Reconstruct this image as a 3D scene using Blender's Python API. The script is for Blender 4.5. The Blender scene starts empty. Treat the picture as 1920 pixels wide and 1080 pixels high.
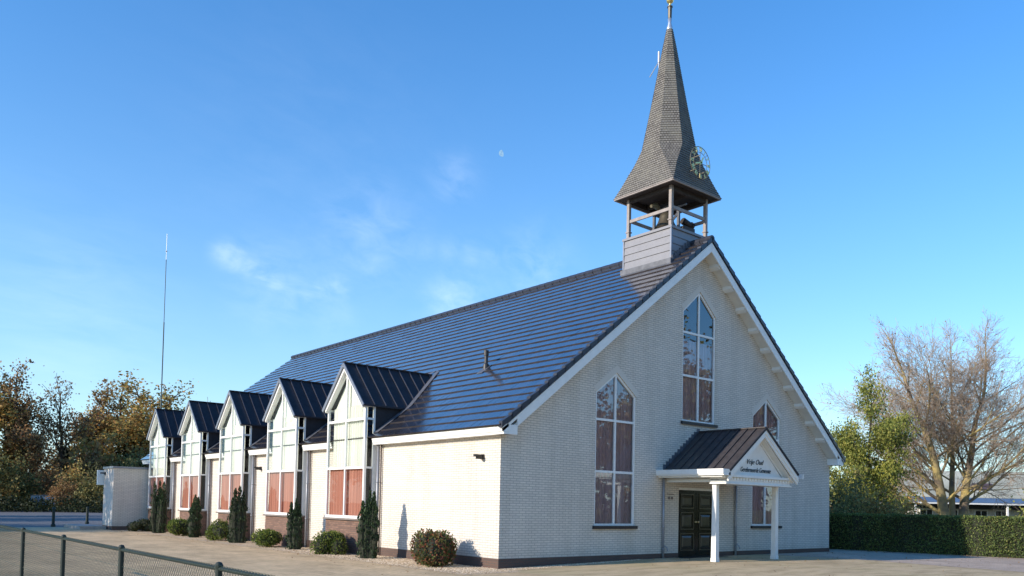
import bpy, math, random
from math import sin, cos, pi, radians, sqrt, atan2
from mathutils import Vector, Matrix
from mathutils.geometry import tessellate_polygon
S = bpy.context.scene
COL = S.collection
# ------------------------------------------------------------------ camera
FPX, CYP = 1534.6443, 893.9045
YAW, PITCH, ROLL = 0.7012, 0.0355, 0.0207
CAM = Vector((-12.80, -15.612, 1.5))
def cam_axes():
    f = Vector((sin(YAW)*cos(PITCH), cos(YAW)*cos(PITCH), sin(PITCH)))
    r = Vector((cos(YAW), -sin(YAW), 0)); u = r.cross(f)
    c, s = cos(ROLL), sin(ROLL)
    return c*r + s*u, -s*r + c*u, f
RX, UY, FZ = cam_axes()
cd = bpy.data.cameras.new('camera'); cam = bpy.data.objects.new('camera', cd); COL.objects.link(cam)
m = Matrix((RX, UY, -FZ)).transposed().to_4x4(); m.translation = CAM
cam.matrix_world = m
cd.sensor_width = 36; cd.lens = FPX/1920*36; cd.shift_y = (CYP-540)/1920; cd.clip_start = .1; cd.clip_end = 6000
S.camera = cam
def ray(u, v):
    d = RX*((u-960)/FPX) + UY*((CYP-v)/FPX) + FZ
    return d
def spot(u, D, z=0.0):
    """ground point seen in column u of the photograph at depth D"""
    d = RX*((u-960)/FPX) + FZ
    p = CAM + d*D
    return Vector((p.x, p.y, z))
# ------------------------------------------------------------------ light
SUN_EL, SUN_A = radians(20.2), radians(11.8)
sdir = Vector((-cos(SUN_A)*cos(SUN_EL), sin(SUN_A)*cos(SUN_EL), sin(SUN_EL)))
sl = bpy.data.lights.new('sun', 'SUN'); sl.energy = 2.5; sl.angle = radians(.5); sl.color = (1, .885, .75)
so = bpy.data.objects.new('sun', sl); COL.objects.link(so); so.location = (-30, 10, 20)
so.rotation_euler = sdir.to_track_quat('Z', 'Y').to_euler()
w = bpy.data.worlds.new('World'); S.world = w; w.use_nodes = True
wn, wl = w.node_tree.nodes, w.node_tree.links
wn.clear()
out = wn.new('ShaderNodeOutputWorld'); bg = wn.new('ShaderNodeBackground'); bg.inputs['Strength'].default_value = .125
sky = wn.new('ShaderNodeTexSky'); sky.sky_type = 'NISHITA'; sky.sun_disc = False
sky.sun_elevation = SUN_EL; sky.sun_rotation = -radians(90) + SUN_A
sky.air_density = 1.0; sky.dust_density = .15; sky.ozone_density = 3.0; sky.altitude = 0
hsv = wn.new('ShaderNodeHueSaturation'); hsv.inputs['Saturation'].default_value = 1.34; hsv.inputs['Hue'].default_value = .506
wl.new(sky.outputs[0], hsv.inputs['Color'])
tc = wn.new('ShaderNodeTexCoord')
# thin cirrus: streaky noise, kept to a few soft patches of the sky
def wmath(op, a, b=None, clamp=False):
    n = wn.new('ShaderNodeMath'); n.operation = op; n.use_clamp = clamp
    for i, q in enumerate((a, b)):
        if q is None: continue
        if isinstance(q, (int, float)): n.inputs[i].default_value = q
        else: wl.new(q, n.inputs[i])
    return n.outputs[0]
patches = [(u, v, .015, .65) for u, v in ((425, 478), (445, 488), (468, 502), (492, 515), (515, 526))] + [(u, v, .016, .45) for u, v in ((545, 562), (575, 556), (605, 547), (635, 538))] \
    + [(u, v, .022, .20) for u, v in ((690, 450), (725, 457), (760, 463), (800, 469), (840, 473), (880, 477), (920, 480), (955, 488), (985, 497), (1015, 510))] + [(855, 568, .035, .5), (850, 333, .025, .3), (690, 445, .06, .28), (520, 530, .05, .3), (1000, 500, .04, .3), (620, 590, .03, .2), (120, 590, .1, .2), (560, 300, .15, .05)]
mask = None
for u, v, sg, am in patches:
    d = ray(u, v).normalized()
    vm = wn.new('ShaderNodeVectorMath'); vm.operation = 'DISTANCE'; wl.new(tc.outputs['Generated'], vm.inputs[0]); vm.inputs[1].default_value = d
    t = wmath('DIVIDE', vm.outputs['Value'], sg); t = wmath('MULTIPLY', t, t); t = wmath('MULTIPLY', t, -1.0); t = wmath('EXPONENT', t); t = wmath('MULTIPLY', t, am)
    mask = t if mask is None else wmath('MAXIMUM', mask, t)
mp = wn.new('ShaderNodeMapping'); wl.new(tc.outputs['Generated'], mp.inputs[0])
mp.inputs['Rotation'].default_value = (radians(20), radians(-15), radians(40)); mp.inputs['Scale'].default_value = (3, 34, 30)
nz = wn.new('ShaderNodeTexNoise'); nz.inputs['Scale'].default_value = 1.3; nz.inputs['Detail'].default_value = 7; nz.inputs['Roughness'].default_value = .6; nz.inputs['Distortion'].default_value = .35
wl.new(mp.outputs[0], nz.inputs['Vector'])
ns = wmath('SUBTRACT', nz.outputs[0], .34); ns = wmath('MULTIPLY', ns, 2.4, True)
cf = wmath('MULTIPLY', ns, mask); cf = wmath('MULTIPLY', cf, .30)
mx = wn.new('ShaderNodeMix'); mx.data_type = 'RGBA'; wl.new(cf, mx.inputs[0]); 
sep = wn.new('ShaderNodeSeparateXYZ'); wl.new(tc.outputs['Generated'], sep.inputs[0])
hz_ = wmath('MULTIPLY', wmath('EXPONENT', wmath('MULTIPLY', wmath('MAXIMUM', sep.outputs[2], 0.0), -3.6)), .72)
hm = wn.new('ShaderNodeMix'); hm.data_type = 'RGBA'; wl.new(hz_, hm.inputs[0]); wl.new(hsv.outputs[0], hm.inputs[6]); hm.inputs[7].default_value = (1.9, 2.75, 3.3, 1)
wl.new(hm.outputs[2], mx.inputs[6]); mx.inputs[7].default_value = (7.5, 7.8, 8.0, 1)
wl.new(mx.outputs[2], bg.inputs[0]); wl.new(bg.outputs[0], out.inputs[0])
S.view_settings.view_transform = 'Standard'; S.view_settings.look = 'None'; S.view_settings.gamma = 1
S.view_settings.exposure = 1.2
S.cycles.max_bounces = 8; S.cycles.transparent_max_bounces = 16
# ------------------------------------------------------------------ materials
class NT:
    def __init__(s, name):
        s.m = bpy.data.materials.new(name); s.m.use_nodes = True
        s.n = s.m.node_tree.nodes; s.l = s.m.node_tree.links; s.b = s.n['Principled BSDF']
    def new(s, t, **k):
        x = s.n.new(t)
        for a, b in k.items(): setattr(x, a, b)
        return x
    def put(s, sock, v):
        if isinstance(v, bpy.types.NodeSocket): s.l.new(v, sock)
        elif isinstance(v, (tuple, list)): sock.default_value = tuple(v)+((1,) if len(v) == 3 and len(sock.default_value) == 4 else ())
        else: sock.default_value = v
    def mix(s, f, a, b, mode='MIX'):
        x = s.new('ShaderNodeMix', data_type='RGBA', blend_type=mode)
        s.put(x.inputs[0], f); s.put(x.inputs[6], a); s.put(x.inputs[7], b); return x.outputs[2]
    def math(s, op, a, b=0.0, clamp=False):
        x = s.new('ShaderNodeMath', operation=op, use_clamp=clamp); s.put(x.inputs[0], a); s.put(x.inputs[1], b); return x.outputs[0]
    def pos(s): return s.new('ShaderNodeNewGeometry').outputs['Position']
    def noise(s, scale, detail=3, vec=None, rough=.5, stretch=None):
        v = vec if vec is not None else s.pos()
        if stretch:
            mm = s.new('ShaderNodeMapping'); s.put(mm.inputs[0], v); mm.inputs['Scale'].default_value = stretch; v = mm.outputs[0]
        x = s.new('ShaderNodeTexNoise'); s.put(x.inputs['Vector'], v)
        x.inputs['Scale'].default_value = scale; x.inputs['Detail'].default_value = detail; x.inputs['Roughness'].default_value = rough
        return x.outputs[0]
    def ramp(s, f, stops):
        x = s.new('ShaderNodeValToRGB'); s.put(x.inputs[0], f); e = x.color_ramp.elements
        while len(e) < len(stops): e.new(.5)
        for i, (p, c) in enumerate(stops): e[i].position = p; e[i].color = tuple(c)+(1,)
        return x.outputs[0]
    def bump(s, h, strength=.3, dist=.01):
        x = s.new('ShaderNodeBump'); x.inputs['Strength'].default_value = strength; x.inputs['Distance'].default_value = dist
        s.put(x.inputs['Height'], h); s.l.new(x.outputs[0], s.b.inputs['Normal'])
    def base(s, c, rough=.6, spec=None, metal=None):
        s.put(s.b.inputs['Base Color'], c); s.put(s.b.inputs['Roughness'], rough)
        if spec is not None: s.b.inputs['Specular IOR Level'].default_value = spec
        if metal is not None: s.b.inputs['Metallic'].default_value = metal
        return s.m
def wallvec(t):
    sp = t.new('ShaderNodeSeparateXYZ'); t.l.new(t.pos(), sp.inputs[0])
    c = t.new('ShaderNodeCombineXYZ'); t.l.new(t.math('ADD', sp.outputs[0], sp.outputs[1]), c.inputs[0]); t.l.new(sp.outputs[2], c.inputs[1])
    return c.outputs[0]
def brickmat(name, c1, c2, mort, bw=.215, bh=.0625, ms=.010, vec=None, var=.25, bumpy=.6):
    t = NT(name); v = wallvec(t) if vec is None else vec(t)
    b = t.new('ShaderNodeTexBrick'); t.l.new(v, b.inputs['Vector'])
    b.inputs['Color1'].default_value = c1+(1,); b.inputs['Color2'].default_value = c2+(1,); b.inputs['Mortar'].default_value = mort+(1,)
    b.inputs['Scale'].default_value = 1; b.inputs['Mortar Size'].default_value = ms; b.inputs['Mortar Smooth'].default_value = .3
    b.inputs['Brick Width'].default_value = bw; b.inputs['Row Height'].default_value = bh
    n = t.noise(.9, 4); n2 = t.noise(35, 3)
    c = t.mix(var, b.outputs[0], t.ramp(n, [(.3, tuple(x*.62 for x in c1)), (.7, tuple(min(1, x*1.12) for x in c1))]), 'MIX')
    c = t.mix(.25, c, t.ramp(n2, [(.3, (.6, .6, .6)), (.7, (1, 1, 1))]), 'MULTIPLY')
    if 'paver' in name:   # worn, unevenly soiled patches
        c = t.mix(.8, c, t.ramp(t.noise(.5, 6, rough=.7, stretch=(1.6, .7, 1)), [(.36, (.72, .71, .68)), (.52, (1, 1, 1)), (.68, (1.1, 1.08, 1.03))]), 'MULTIPLY')
        c = t.mix(.6, c, t.ramp(t.noise(6, 5, rough=.7), [(.36, (.7, .7, .68)), (.6, (1.08, 1.07, 1.05))]), 'MULTIPLY')
    if name == 'cream_brick':   # weathering: faint rain streaks and a dirtier splash zone
        st = t.noise(1.0, 5, stretch=(2.2, 2.2, .22), rough=.65)
        c = t.mix(.8, c, t.ramp(st, [(.30, (.86, .85, .82)), (.55, (1, 1, 1)), (.75, (1.03, 1.02, 1.0))]), 'MULTIPLY')
        sp = t.new('ShaderNodeSeparateXYZ'); t.l.new(t.pos(), sp.inputs[0])
        low = t.math('SUBTRACT', .62, t.math('ADD', sp.outputs[2], t.math('MULTIPLY', t.noise(2.5, 4), .35)), True)
        c = t.mix(t.math('MULTIPLY', low, .9, True), c, (.34, .32, .27))
    t.base(c, .85, .25)
    t.bump(t.math('ADD', t.math('MULTIPLY', b.outputs['Fac'], -1.0), t.math('MULTIPLY', n2, .4)), bumpy, .006)
    return t.m
M = {}
M['brick'] = brickmat('cream_brick', (.79, .72, .625), (.70, .64, .56), (.45, .41, .36), var=.10)
M['plinth'] = brickmat('dark_plinth_brick', (.15, .095, .075), (.115, .075, .065), (.10, .09, .08))
M['baybrick'] = brickmat('brown_brick', (.25, .15, .11), (.13, .08, .065), (.10, .085, .075))
def simple(name, c, rough=.5, spec=None, metal=None, nvar=.12, nscale=6):
    t = NT(name); n = t.noise(nscale, 4)
    cc = t.ramp(n, [(.3, tuple(x*(1-nvar) for x in c)), (.7, tuple(min(1, x*(1+nvar)) for x in c))])
    t.base(cc, rough, spec, metal); return t.m
M['white'] = simple('white_paint', (.80, .80, .77), .38, nvar=.04)
M['soffit'] = simple('soffit_paint', (.72, .70, .64), .5, nvar=.04)
M['anthra'] = simple('anthracite_zinc', (.030, .030, .036), .62, spec=.25, nvar=.2)
M['seam'] = simple('seam_zinc', (.10, .10, .12), .35, metal=.6)
M['porchzinc'] = simple('brown_zinc', (.050, .044, .044), .42, nvar=.25)
M['zinctrim'] = simple('zinc_trim', (.20, .22, .26), .4, metal=.3)
M['clad'] = simple('grey_cladding', (.21, .21, .225), .45, nvar=.06)
M['cladwood'] = simple('belfry_timber', (.27, .235, .215), .6, nvar=.15)
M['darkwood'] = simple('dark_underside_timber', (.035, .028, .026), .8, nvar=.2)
M['lead'] = simple('lead_flashing', (.10, .105, .12), .5, nvar=.3)
M['sill'] = simple('black_stone_sill', (.018, .019, .024), .35)
M['slab'] = simple('concrete_sill', (.20, .17, .15), .8)
M['pipe'] = simple('grey_zinc_pipe', (.30, .31, .34), .4, metal=.3)
M['pipebrown'] = simple('brown_pipe', (.13, .10, .09), .5)
M['black'] = simple('black_plastic', (.02, .018, .018), .45)
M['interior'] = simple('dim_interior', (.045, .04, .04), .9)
M['door'] = simple('black_green_door_paint', (.012, .012, .009), .15, spec=.35)
M['doormould'] = simple('olive_reflection_moulding', (.05, .045, .028), .22, spec=.6)  # olive tone put into the mouldings for the reflections on the door
M['brass'] = simple('brass', (.75, .6, .35), .3, metal=1)
M['gilt'] = simple('gilt', (.80, .62, .25), .3, metal=.85)
M['giltpale'] = simple('pale_gilt', (.16, .145, .10), .4, metal=.3)
M['steel'] = simple('steel', (.6, .62, .64), .35, metal=.7)
M['bell'] = simple('bronze_bell', (.12, .105, .08), .45, metal=.6)
M['letter'] = simple('dark_lettering', (.03, .05, .06), .5)
M['green'] = simple('green_coated_steel', (.006, .017, .012), .6, nvar=.2)
M['wire'] = simple('green_wire', (.05, .075, .05), .45)
M['kerb'] = simple('concrete_kerb', (.30, .28, .26), .85)
M['bark'] = simple('bark', (.085, .062, .045), .9, nvar=.45, nscale=5)
M['barkivy'] = simple('ivy_dark_bark', (.035, .035, .025), .9, nvar=.4)
# glass: clear pane, fresnel mirror
def glass(name, ior=1.75, tint=(.92, .95, .94)):
    t = NT(name); t.n.remove(t.b)
    o = t.n['Material Output']; tr = t.new('ShaderNodeBsdfTransparent'); tr.inputs[0].default_value = tint+(1,)
    gl = t.new('ShaderNodeBsdfGlossy'); gl.inputs['Roughness'].default_value = .015; gl.inputs[0].default_value = (.80, .91, 1, 1)
    fr = t.new('ShaderNodeFresnel'); fr.inputs[0].default_value = ior
    bp = t.new('ShaderNodeBump'); bp.inputs['Strength'].default_value = .04; bp.inputs['Distance'].default_value = .02
    t.l.new(t.noise(1.3, 1), bp.inputs['Height']); t.l.new(bp.outputs[0], gl.inputs['Normal'])
    mxx = t.new('ShaderNodeMixShader'); t.l.new(fr.outputs[0], mxx.inputs[0]); t.l.new(tr.outputs[0], mxx.inputs[1]); t.l.new(gl.outputs[0], mxx.inputs[2])
    t.l.new(mxx.outputs[0], o.inputs[0]); return t.m
M['glass'] = glass('window_glass', 2.15)
M['bayglass'] = glass('bay_window_glass', 1.45)
def cloth(name, c, tr=.25):
    t = NT(name); n = t.noise(2, 2, stretch=(7, 7, .15))
    t.base(t.ramp(n, [(.35, tuple(x*.8 for x in c)), (.65, c)]), .9, .1)
    return t.m
M['salmon'] = cloth('salmon_curtain', (.50, .235, .18))
M['sheer'] = cloth('sheer_curtain', (.76, .755, .69))
M['rose'] = cloth('dusty_rose_curtain', (.88, .64, .68))
# roof tile
t = NT('glazed_roof_tile'); g = t.new('ShaderNodeNewGeometry')
isl = g.outputs['Random Per Island']
c = t.ramp(isl, [(0, (.018, .021, .034)), (.5, (.026, .029, .042)), (1, (.040, .038, .046))])
c = t.mix(t.math('MULTIPLY', t.math('SUBTRACT', t.noise(.7, 5), .5, True), 1.0, True), c, (.055, .047, .045))
M['tile'] = t.base(c, .22, .9); t.bump(t.noise(60, 3), .08, .004)
t.b.inputs['Coat Weight'].default_value = 1; t.b.inputs['Coat Roughness'].default_value = .12; t.b.inputs['Coat IOR'].default_value = 2.5
M['tilebutt'] = simple('tile_edge', (.030, .023, .022), .85, nvar=.35, nscale=3)
M['verge'] = simple('verge_tile', (.03, .033, .045), .35, nvar=.2)
# shingles (uses the spire's own UV layout: u round the spire, v up it, in metres)
t = NT('wooden_shingle'); uv = t.new('ShaderNodeUVMap'); uv.uv_map = 'UVMap'
b = t.new('ShaderNodeTexBrick'); t.l.new(uv.outputs[0], b.inputs['Vector'])
b.inputs['Color1'].default_value = (.155, .148, .14, 1); b.inputs['Color2'].default_value = (.25, .238, .22, 1); b.inputs['Mortar'].default_value = (.04, .035, .032, 1)
b.inputs['Scale'].default_value = 1; b.inputs['Brick Width'].default_value = .09; b.inputs['Row Height'].default_value = .085; b.inputs['Mortar Size'].default_value = .007; b.offset = .5
n = t.noise(1.6, 5, rough=.65)
c = t.mix(t.ramp(n, [(.38, (0, 0, 0)), (.60, (.9, .9, .9))]), b.outputs[0], t.mix(t.noise(9, 3), (.27, .26, .215), (.125, .122, .128)))
c = t.mix(.35, c, t.ramp(t.noise(22, 2, stretch=(1, 1, 1)), [(.3, (.45, .45, .45)), (.7, (1.3, 1.25, 1.15))]), 'MULTIPLY')
t.base(c, .85, .2); t.bump(t.math('ADD', t.math('MULTIPLY', b.outputs['Fac'], -1.0), t.noise(30, 2)), .8, .012); M['shingle'] = t.m
# ground surfaces
def flatvec(rot):
    def f(t):
        mm = t.new('ShaderNodeMapping'); t.l.new(t.pos(), mm.inputs[0]); mm.inputs['Rotation'].default_value = (0, 0, rot); return mm.outputs[0]
    return f
def paver(name, c1, c2, mort, rot):
    return brickmat(name, c1, c2, mort, .21, .105, .008, flatvec(rot), .45, .5)
M['paver'] = paver('tan_pavers', (.70, .52, .31), (.59, .44, .26), (.30, .23, .15), 0)
M['pinkpaver'] = paver('pinkish_pavers', (.58, .46, .36), (.52, .41, .32), (.38, .31, .25), pi/2)
t = NT('forecourt_asphalt'); n = t.noise(.35, 5, rough=.6); n2 = t.noise(90, 3)
c = t.ramp(n, [(.3, (.41, .32, .19)), (.5, (.58, .45, .275)), (.7, (.49, .395, .22))]); c = t.mix(.4, c, t.ramp(n2, [(.35, (.55, .55, .55)), (.65, (1.2, 1.2, 1.2))]), 'MULTIPLY')
c = t.mix(.75, c, t.ramp(t.noise(1.4, 6, stretch=(.5, 1.6, 1), rough=.7), [(.38, (.68, .67, .62)), (.55, (1, 1, 1)), (.7, (1.12, 1.08, 1.02))]), 'MULTIPLY')
M['forecourt'] = t.base(c, .9, .2); t.bump(n2, .5, .004)
t = NT('asphalt'); n = t.noise(.5, 4); c = t.ramp(n, [(.3, (.10, .10, .105)), (.7, (.15, .145, .145))])
M['asphalt'] = t.base(c, .85); t.bump(t.noise(120, 2), .3, .003)
t = NT('gravel_bed'); vo = t.new('ShaderNodeTexVoronoi'); t.l.new(t.pos(), vo.inputs['Vector']); vo.inputs['Scale'].default_value = 38
c = t.ramp(vo.outputs['Color'], [(.1, (.30, .21, .12)), (.5, (.52, .39, .24)), (.9, (.70, .58, .42))])
M['gravel'] = t.base(c, .9); t.bump(vo.outputs['Distance'], .8, .015)
t = NT('rough_grass'); n = t.noise(.15, 6); c = t.ramp(n, [(.3, (.045, .06, .02)), (.6, (.09, .085, .035)), (.8, (.13, .10, .055))])
M['grass'] = t.base(c, .95, .1)
# leaves: every leaf its own tone
def leafmat(name, stops, tr=.38):
    t = NT(name); g = t.new('ShaderNodeNewGeometry')
    c = t.ramp(g.outputs['Random Per Island'], stops)
    c = t.mix(.5, c, t.ramp(t.noise(.55, 3), [(.35, (.5, .5, .5)), (.65, (1.35, 1.3, 1.2))]), 'MULTIPLY')
    t.base(c, .6, .25)
    o = t.n['Material Output']; tl = t.new('ShaderNodeBsdfTranslucent'); t.l.new(c, tl.inputs[0])
    mxx = t.new('ShaderNodeMixShader'); mxx.inputs[0].default_value = tr; t.l.new(t.b.outputs[0], mxx.inputs[1]); t.l.new(tl.outputs[0], mxx.inputs[2]); t.l.new(mxx.outputs[0], o.inputs[0])
    return t.m
M['l_gold'] = leafmat('golden_leaves', [(0, (.28, .15, .05)), (.35, (.52, .32, .10)), (.7, (.46, .38, .13)), (1, (.26, .26, .09))])
M['l_brown'] = leafmat('brown_leaves', [(0, (.17, .085, .045)), (.5, (.33, .19, .08)), (1, (.42, .29, .13))])
M['l_olive'] = leafmat('olive_leaves', [(0, (.09, .10, .04)), (.5, (.21, .20, .07)), (1, (.36, .29, .11))])
M['l_ivy'] = leafmat('ivy_leaves', [(0, (.02, .032, .014)), (1, (.05, .06, .025))])
M['l_con'] = leafmat('yellow_green_leaves', [(0, (.11, .15, .035)), (.5, (.28, .31, .07)), (1, (.46, .43, .11))])
M['l_hedge'] = leafmat('hedge_leaves', [(0, (.05, .085, .025)), (.5, (.12, .17, .05)), (.9, (.17, .21, .06)), (1, (.28, .25, .09))], .15)
M['l_cyp'] = leafmat('cypress_leaves', [(0, (.014, .030, .016)), (.6, (.035, .065, .028)), (1, (.07, .11, .045))], .15)
M['l_shrub'] = leafmat('shrub_leaves', [(0, (.05, .09, .02)), (.5, (.13, .18, .035)), (1, (.26, .29, .07))])
M['l_red'] = leafmat('red_green_leaves', [(0, (.06, .10, .035)), (.4, (.11, .14, .04)), (.6, (.17, .14, .05)), (.8, (.24, .09, .05)), (1, (.18, .055, .035))])
M['l_dark'] = leafmat('dark_shrub_leaves', [(0, (.03, .045, .02)), (1, (.08, .09, .04))])
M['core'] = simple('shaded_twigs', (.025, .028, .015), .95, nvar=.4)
t = NT('mossy_bark'); n = t.noise(1.1, 4); c = t.ramp(n, [(.36, (.15, .12, .09)), (.52, (.30, .24, .12)), (.70, (.46, .36, .13))])
M['mossbark'] = t.base(c, .9, .2); t.bump(t.noise(14, 4), .6, .03)
M['twig'] = simple('twigs', (.36, .275, .20), .9, nvar=.3)
t = NT('barn_roof_sheet'); n = t.noise(.35, 5); c = t.ramp(n, [(.35, (.36, .35, .26)), (.65, (.52, .50, .38))])
M['barnroof'] = t.base(c, .8)
M['barnblue'] = simple('blue_grey_roof', (.10, .15, .22), .5)
M['rust'] = simple('brown_rooflight', (.12, .07, .06), .6)
M['barnwall'] = simple('barn_wall', (.60, .58, .54), .7)
M['pinkdark'] = simple('dark_pane_and_shade', (.03, .032, .035), .8)  # dark tone for barn panes and the painted shade below its eaves
M['paleblue'] = simple('pale_shed_panel', (.50, .55, .60), .6)
# ------------------------------------------------------------------ mesh helpers
WO = {}
class MB:
    def __init__(s): s.v = []; s.f = []; s.mi = []
    def poly(s, pts, mi=0):
        k = len(s.v); s.v += [tuple(p) for p in pts]; s.f.append(tuple(range(k, k+len(pts)))); s.mi.append(mi); return s
    def box(s, x0, x1, y0, y1, z0, z1, mi=0):
        P = [(x0, y0, z0), (x1, y0, z0), (x1, y1, z0), (x0, y1, z0), (x0, y0, z1), (x1, y0, z1), (x1, y1, z1), (x0, y1, z1)]
        return s.hexa(P, mi)
    def hexa(s, P, mi=0):
        k = len(s.v); s.v += [tuple(p) for p in P]
        for f in ((0, 3, 2, 1), (4, 5, 6, 7), (0, 1, 5, 4), (1, 2, 6, 5), (2, 3, 7, 6), (3, 0, 4, 7)): s.f.append(tuple(k+i for i in f)); s.mi.append(mi)
        return s
    def prism(s, pts, off, mi=0):
        """closed prism: polygon pts pushed along off"""
        k = len(s.v); n = len(pts); off = Vector(off)
        s.v += [tuple(p) for p in pts] + [tuple(Vector(p)+off) for p in pts]
        s.f.append(tuple(range(k, k+n))[::-1]); s.mi.append(mi); s.f.append(tuple(range(k+n, k+2*n))); s.mi.append(mi)
        for i in range(n):
            j = (i+1) % n; s.f.append((k+i, k+j, k+n+j, k+n+i)); s.mi.append(mi)
        return s
    def beam(s, a, b, w, h, up=(0, 0, 1), mi=0):
        a = Vector(a); b = Vector(b); d = (b-a).normalized(); up = Vector(up)
        x = d.cross(up)
        if x.length < 1e-5: x = d.cross(Vector((1, 0, 0)))
        x.normalize(); y = x.cross(d).normalized()
        x = x*(w/2); y = y*(h/2)
        return s.hexa([a-x-y, a+x-y, a+x+y, a-x+y, b-x-y, b+x-y, b+x+y, b-x+y], mi)
    def tube(s, pts, rad, n=8, caps=True, mi=0):
        pts = [Vector(p) for p in pts]; k0 = len(s.v)
        if isinstance(rad, (int, float)): rad = [rad]*len(pts)
        px = None
        for i, p in enumerate(pts):
            d = (pts[min(i+1, len(pts)-1)]-pts[max(i-1, 0)])
            d = d.normalized() if d.length > 0 else Vector((0, 0, 1))
            if px is None:
                px = d.cross(Vector((0, 0, 1)))
                if px.length < .05: px = d.cross(Vector((0, 1, 0)))
            px = (px - d*px.dot(d)).normalized(); py = d.cross(px)
            for j in range(n):
                a = 2*pi*j/n; q = p+(px*cos(a)+py*sin(a))*rad[i]; s.v.append((q.x, q.y, q.z))
        for i in range(len(pts)-1):
            for j in range(n):
                a = k0+i*n+j; b = k0+i*n+(j+1) % n; s.f.append((a, b, b+n, a+n)); s.mi.append(mi)
        if caps:
            s.f.append(tuple(k0+j for j in range(n))[::-1]); s.mi.append(mi); e = k0+(len(pts)-1)*n; s.f.append(tuple(e+j for j in range(n))); s.mi.append(mi)
        return s
    def lathe(s, c, prof, n=16, mi=0):
        return s.tube([(c[0], c[1], z) for r, z in prof], [r for r, z in prof], n, True, mi)
    def leaf(s, p, size, nrm=None, up=None, asp=1.0):
        R = random.gauss
        a = Vector((R(0, 1), R(0, 1), R(0, 1)))
        if up is not None: a = a*up[1] + Vector(up[0])
        a.normalize()
        b = a.cross(Vector((R(0, 1), R(0, 1), R(0, 1)))) if nrm is None else a.cross(nrm)
        if b.length < 1e-4: return s
        b.normalize(); a = a*(size*.5); b = b*(size*.5*asp); p = Vector(p); k = len(s.v)
        for q in (p-a, p+b, p+a, p-b): s.v.append((q.x, q.y, q.z))
        s.f.append((k, k+1, k+2, k+3)); s.mi.append(0); return s
    def build(s, name, mat, parent=None, origin=None, smooth=False):
        if origin is None: origin = WO[parent.name] if parent is not None else Vector((0, 0, 0))
        origin = Vector(origin)
        me = bpy.data.meshes.new(name)
        ox, oy, oz = origin
        me.from_pydata([(x-ox, y-oy, z-oz) for x, y, z in s.v], [], s.f)
        mats = mat if isinstance(mat, (list, tuple)) else [mat]
        for mm in mats: me.materials.append(mm)
        if len(mats) > 1: me.polygons.foreach_set('material_index', s.mi)
        if smooth: me.polygons.foreach_set('use_smooth', [True]*len(s.f))
        me.update()
        o = bpy.data.objects.new(name, me); COL.objects.link(o)
        po = Vector((0, 0, 0))
        if parent is not None: o.parent = parent; po = WO[parent.name]
        o.location = origin-po; WO[o.name] = origin
        return o
def tag(o, label=None, cat=None, group=None, kind=None):
    if label: o['label'] = label
    if cat: o['category'] = cat
    if group: o['group'] = group
    if kind: o['kind'] = kind
    return o
def empty(name, loc=(0, 0, 0), label=None, cat=None, group=None):
    o = bpy.data.objects.new(name, None); COL.objects.link(o); o.location = loc; o.empty_display_size = .3
    WO[o.name] = Vector(loc); return tag(o, label, cat, group)
def kids(o): return [c for c in bpy.data.objects if c.parent is o]
def dup(o, parent=None, loc=None):
    ch = kids(o); c = o.copy(); COL.objects.link(c)
    c.parent = parent
    if loc is not None: c.location = loc
    for k in ch: dup(k, c)
    return c
# ------------------------------------------------------------------ ground
def gz(x): return -.065 if x <= 0 else (-.065+.11*min(x, 6)/6)
def sheet(name, x0, x1, y0, y1, dz, mat, parent=None):
    xs = sorted({x0, x1} | {q for q in (0, 6) if x0 < q < x1}); b = MB()
    for a, c in zip(xs, xs[1:]): b.poly([(a, y0, gz(a)+dz), (c, y0, gz(c)+dz), (c, y1, gz(c)+dz), (a, y1, gz(a)+dz)])
    return b.build(name, mat, parent)
def polysheet(name, pts, dz, mat):
    b = MB(); b.poly([(x, y, gz(x)+dz) for x, y in pts]); return b.build(name, mat)
tag(sheet('ground', -1500, 1800, -1500, 2500, -.012, M['grass']), kind='structure')
tag(sheet('yard_paving', -60, 45, -40, 31.2, 0, M['paver']), kind='structure')
tag(sheet('road', -80, 60, 31.2, 76, 0, M['asphalt']), kind='structure')
tag(sheet('forecourt', -.2, 26, -9.5, -.02, .004, M['forecourt']), kind='structure')
pp = [(11.2, -3.05), (17.6, -4.2), (18.2, -.03), (17.6, 2.8), (16.6, 3.0), (15.9, -.03), (10.8, -.03), (10.9, -2.2)]
tag(polysheet('side_path', [(12.0, -3.4), (11.6, -5.2), (11.0, -9.4), (19.5, -9.4), (18.0, 1), (17.8, 12), (15.86, 12), (15.86, -.06), (11.4, -.06)], .008, M['pinkpaver']), kind='structure')
b = MB()
b.box(-40, 14, 76, 76.3, -.05, .10)
tag(b.build('kerb', M['kerb']), kind='structure')
b = MB(); b.poly([(-1.75, -.9, gz(-1)+.004), (0, -.9, gz(0)+.0041), (0, 24.6, gz(0)+.0041), (-1.75, 24.6, gz(-1)+.004)])
b.poly([(0, -.62, gz(0)+.008), (5.2, -.16, gz(5.2)+.008), (5.2, 0, gz(5.2)+.008), (0, 0, gz(0)+.008)])
tag(b.build('gravel_border', M['gravel']), kind='structure')
random.seed(5)
b = MB()
def pebble(x, y, s):
    z = gz(x)+.006; k = len(b.v)
    a = random.uniform(0, pi)
    for i in range(4): b.v.append((x+cos(a+i*pi/2)*s*random.uniform(.7, 1.2), y+sin(a+i*pi/2)*s*random.uniform(.7, 1.2), z+s*.25))
    b.v.append((x, y, z+s*.9))
    for i in range(4): b.f.append((k+i, k+(i+1) % 4, k+4)); b.mi.append(0)
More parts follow.
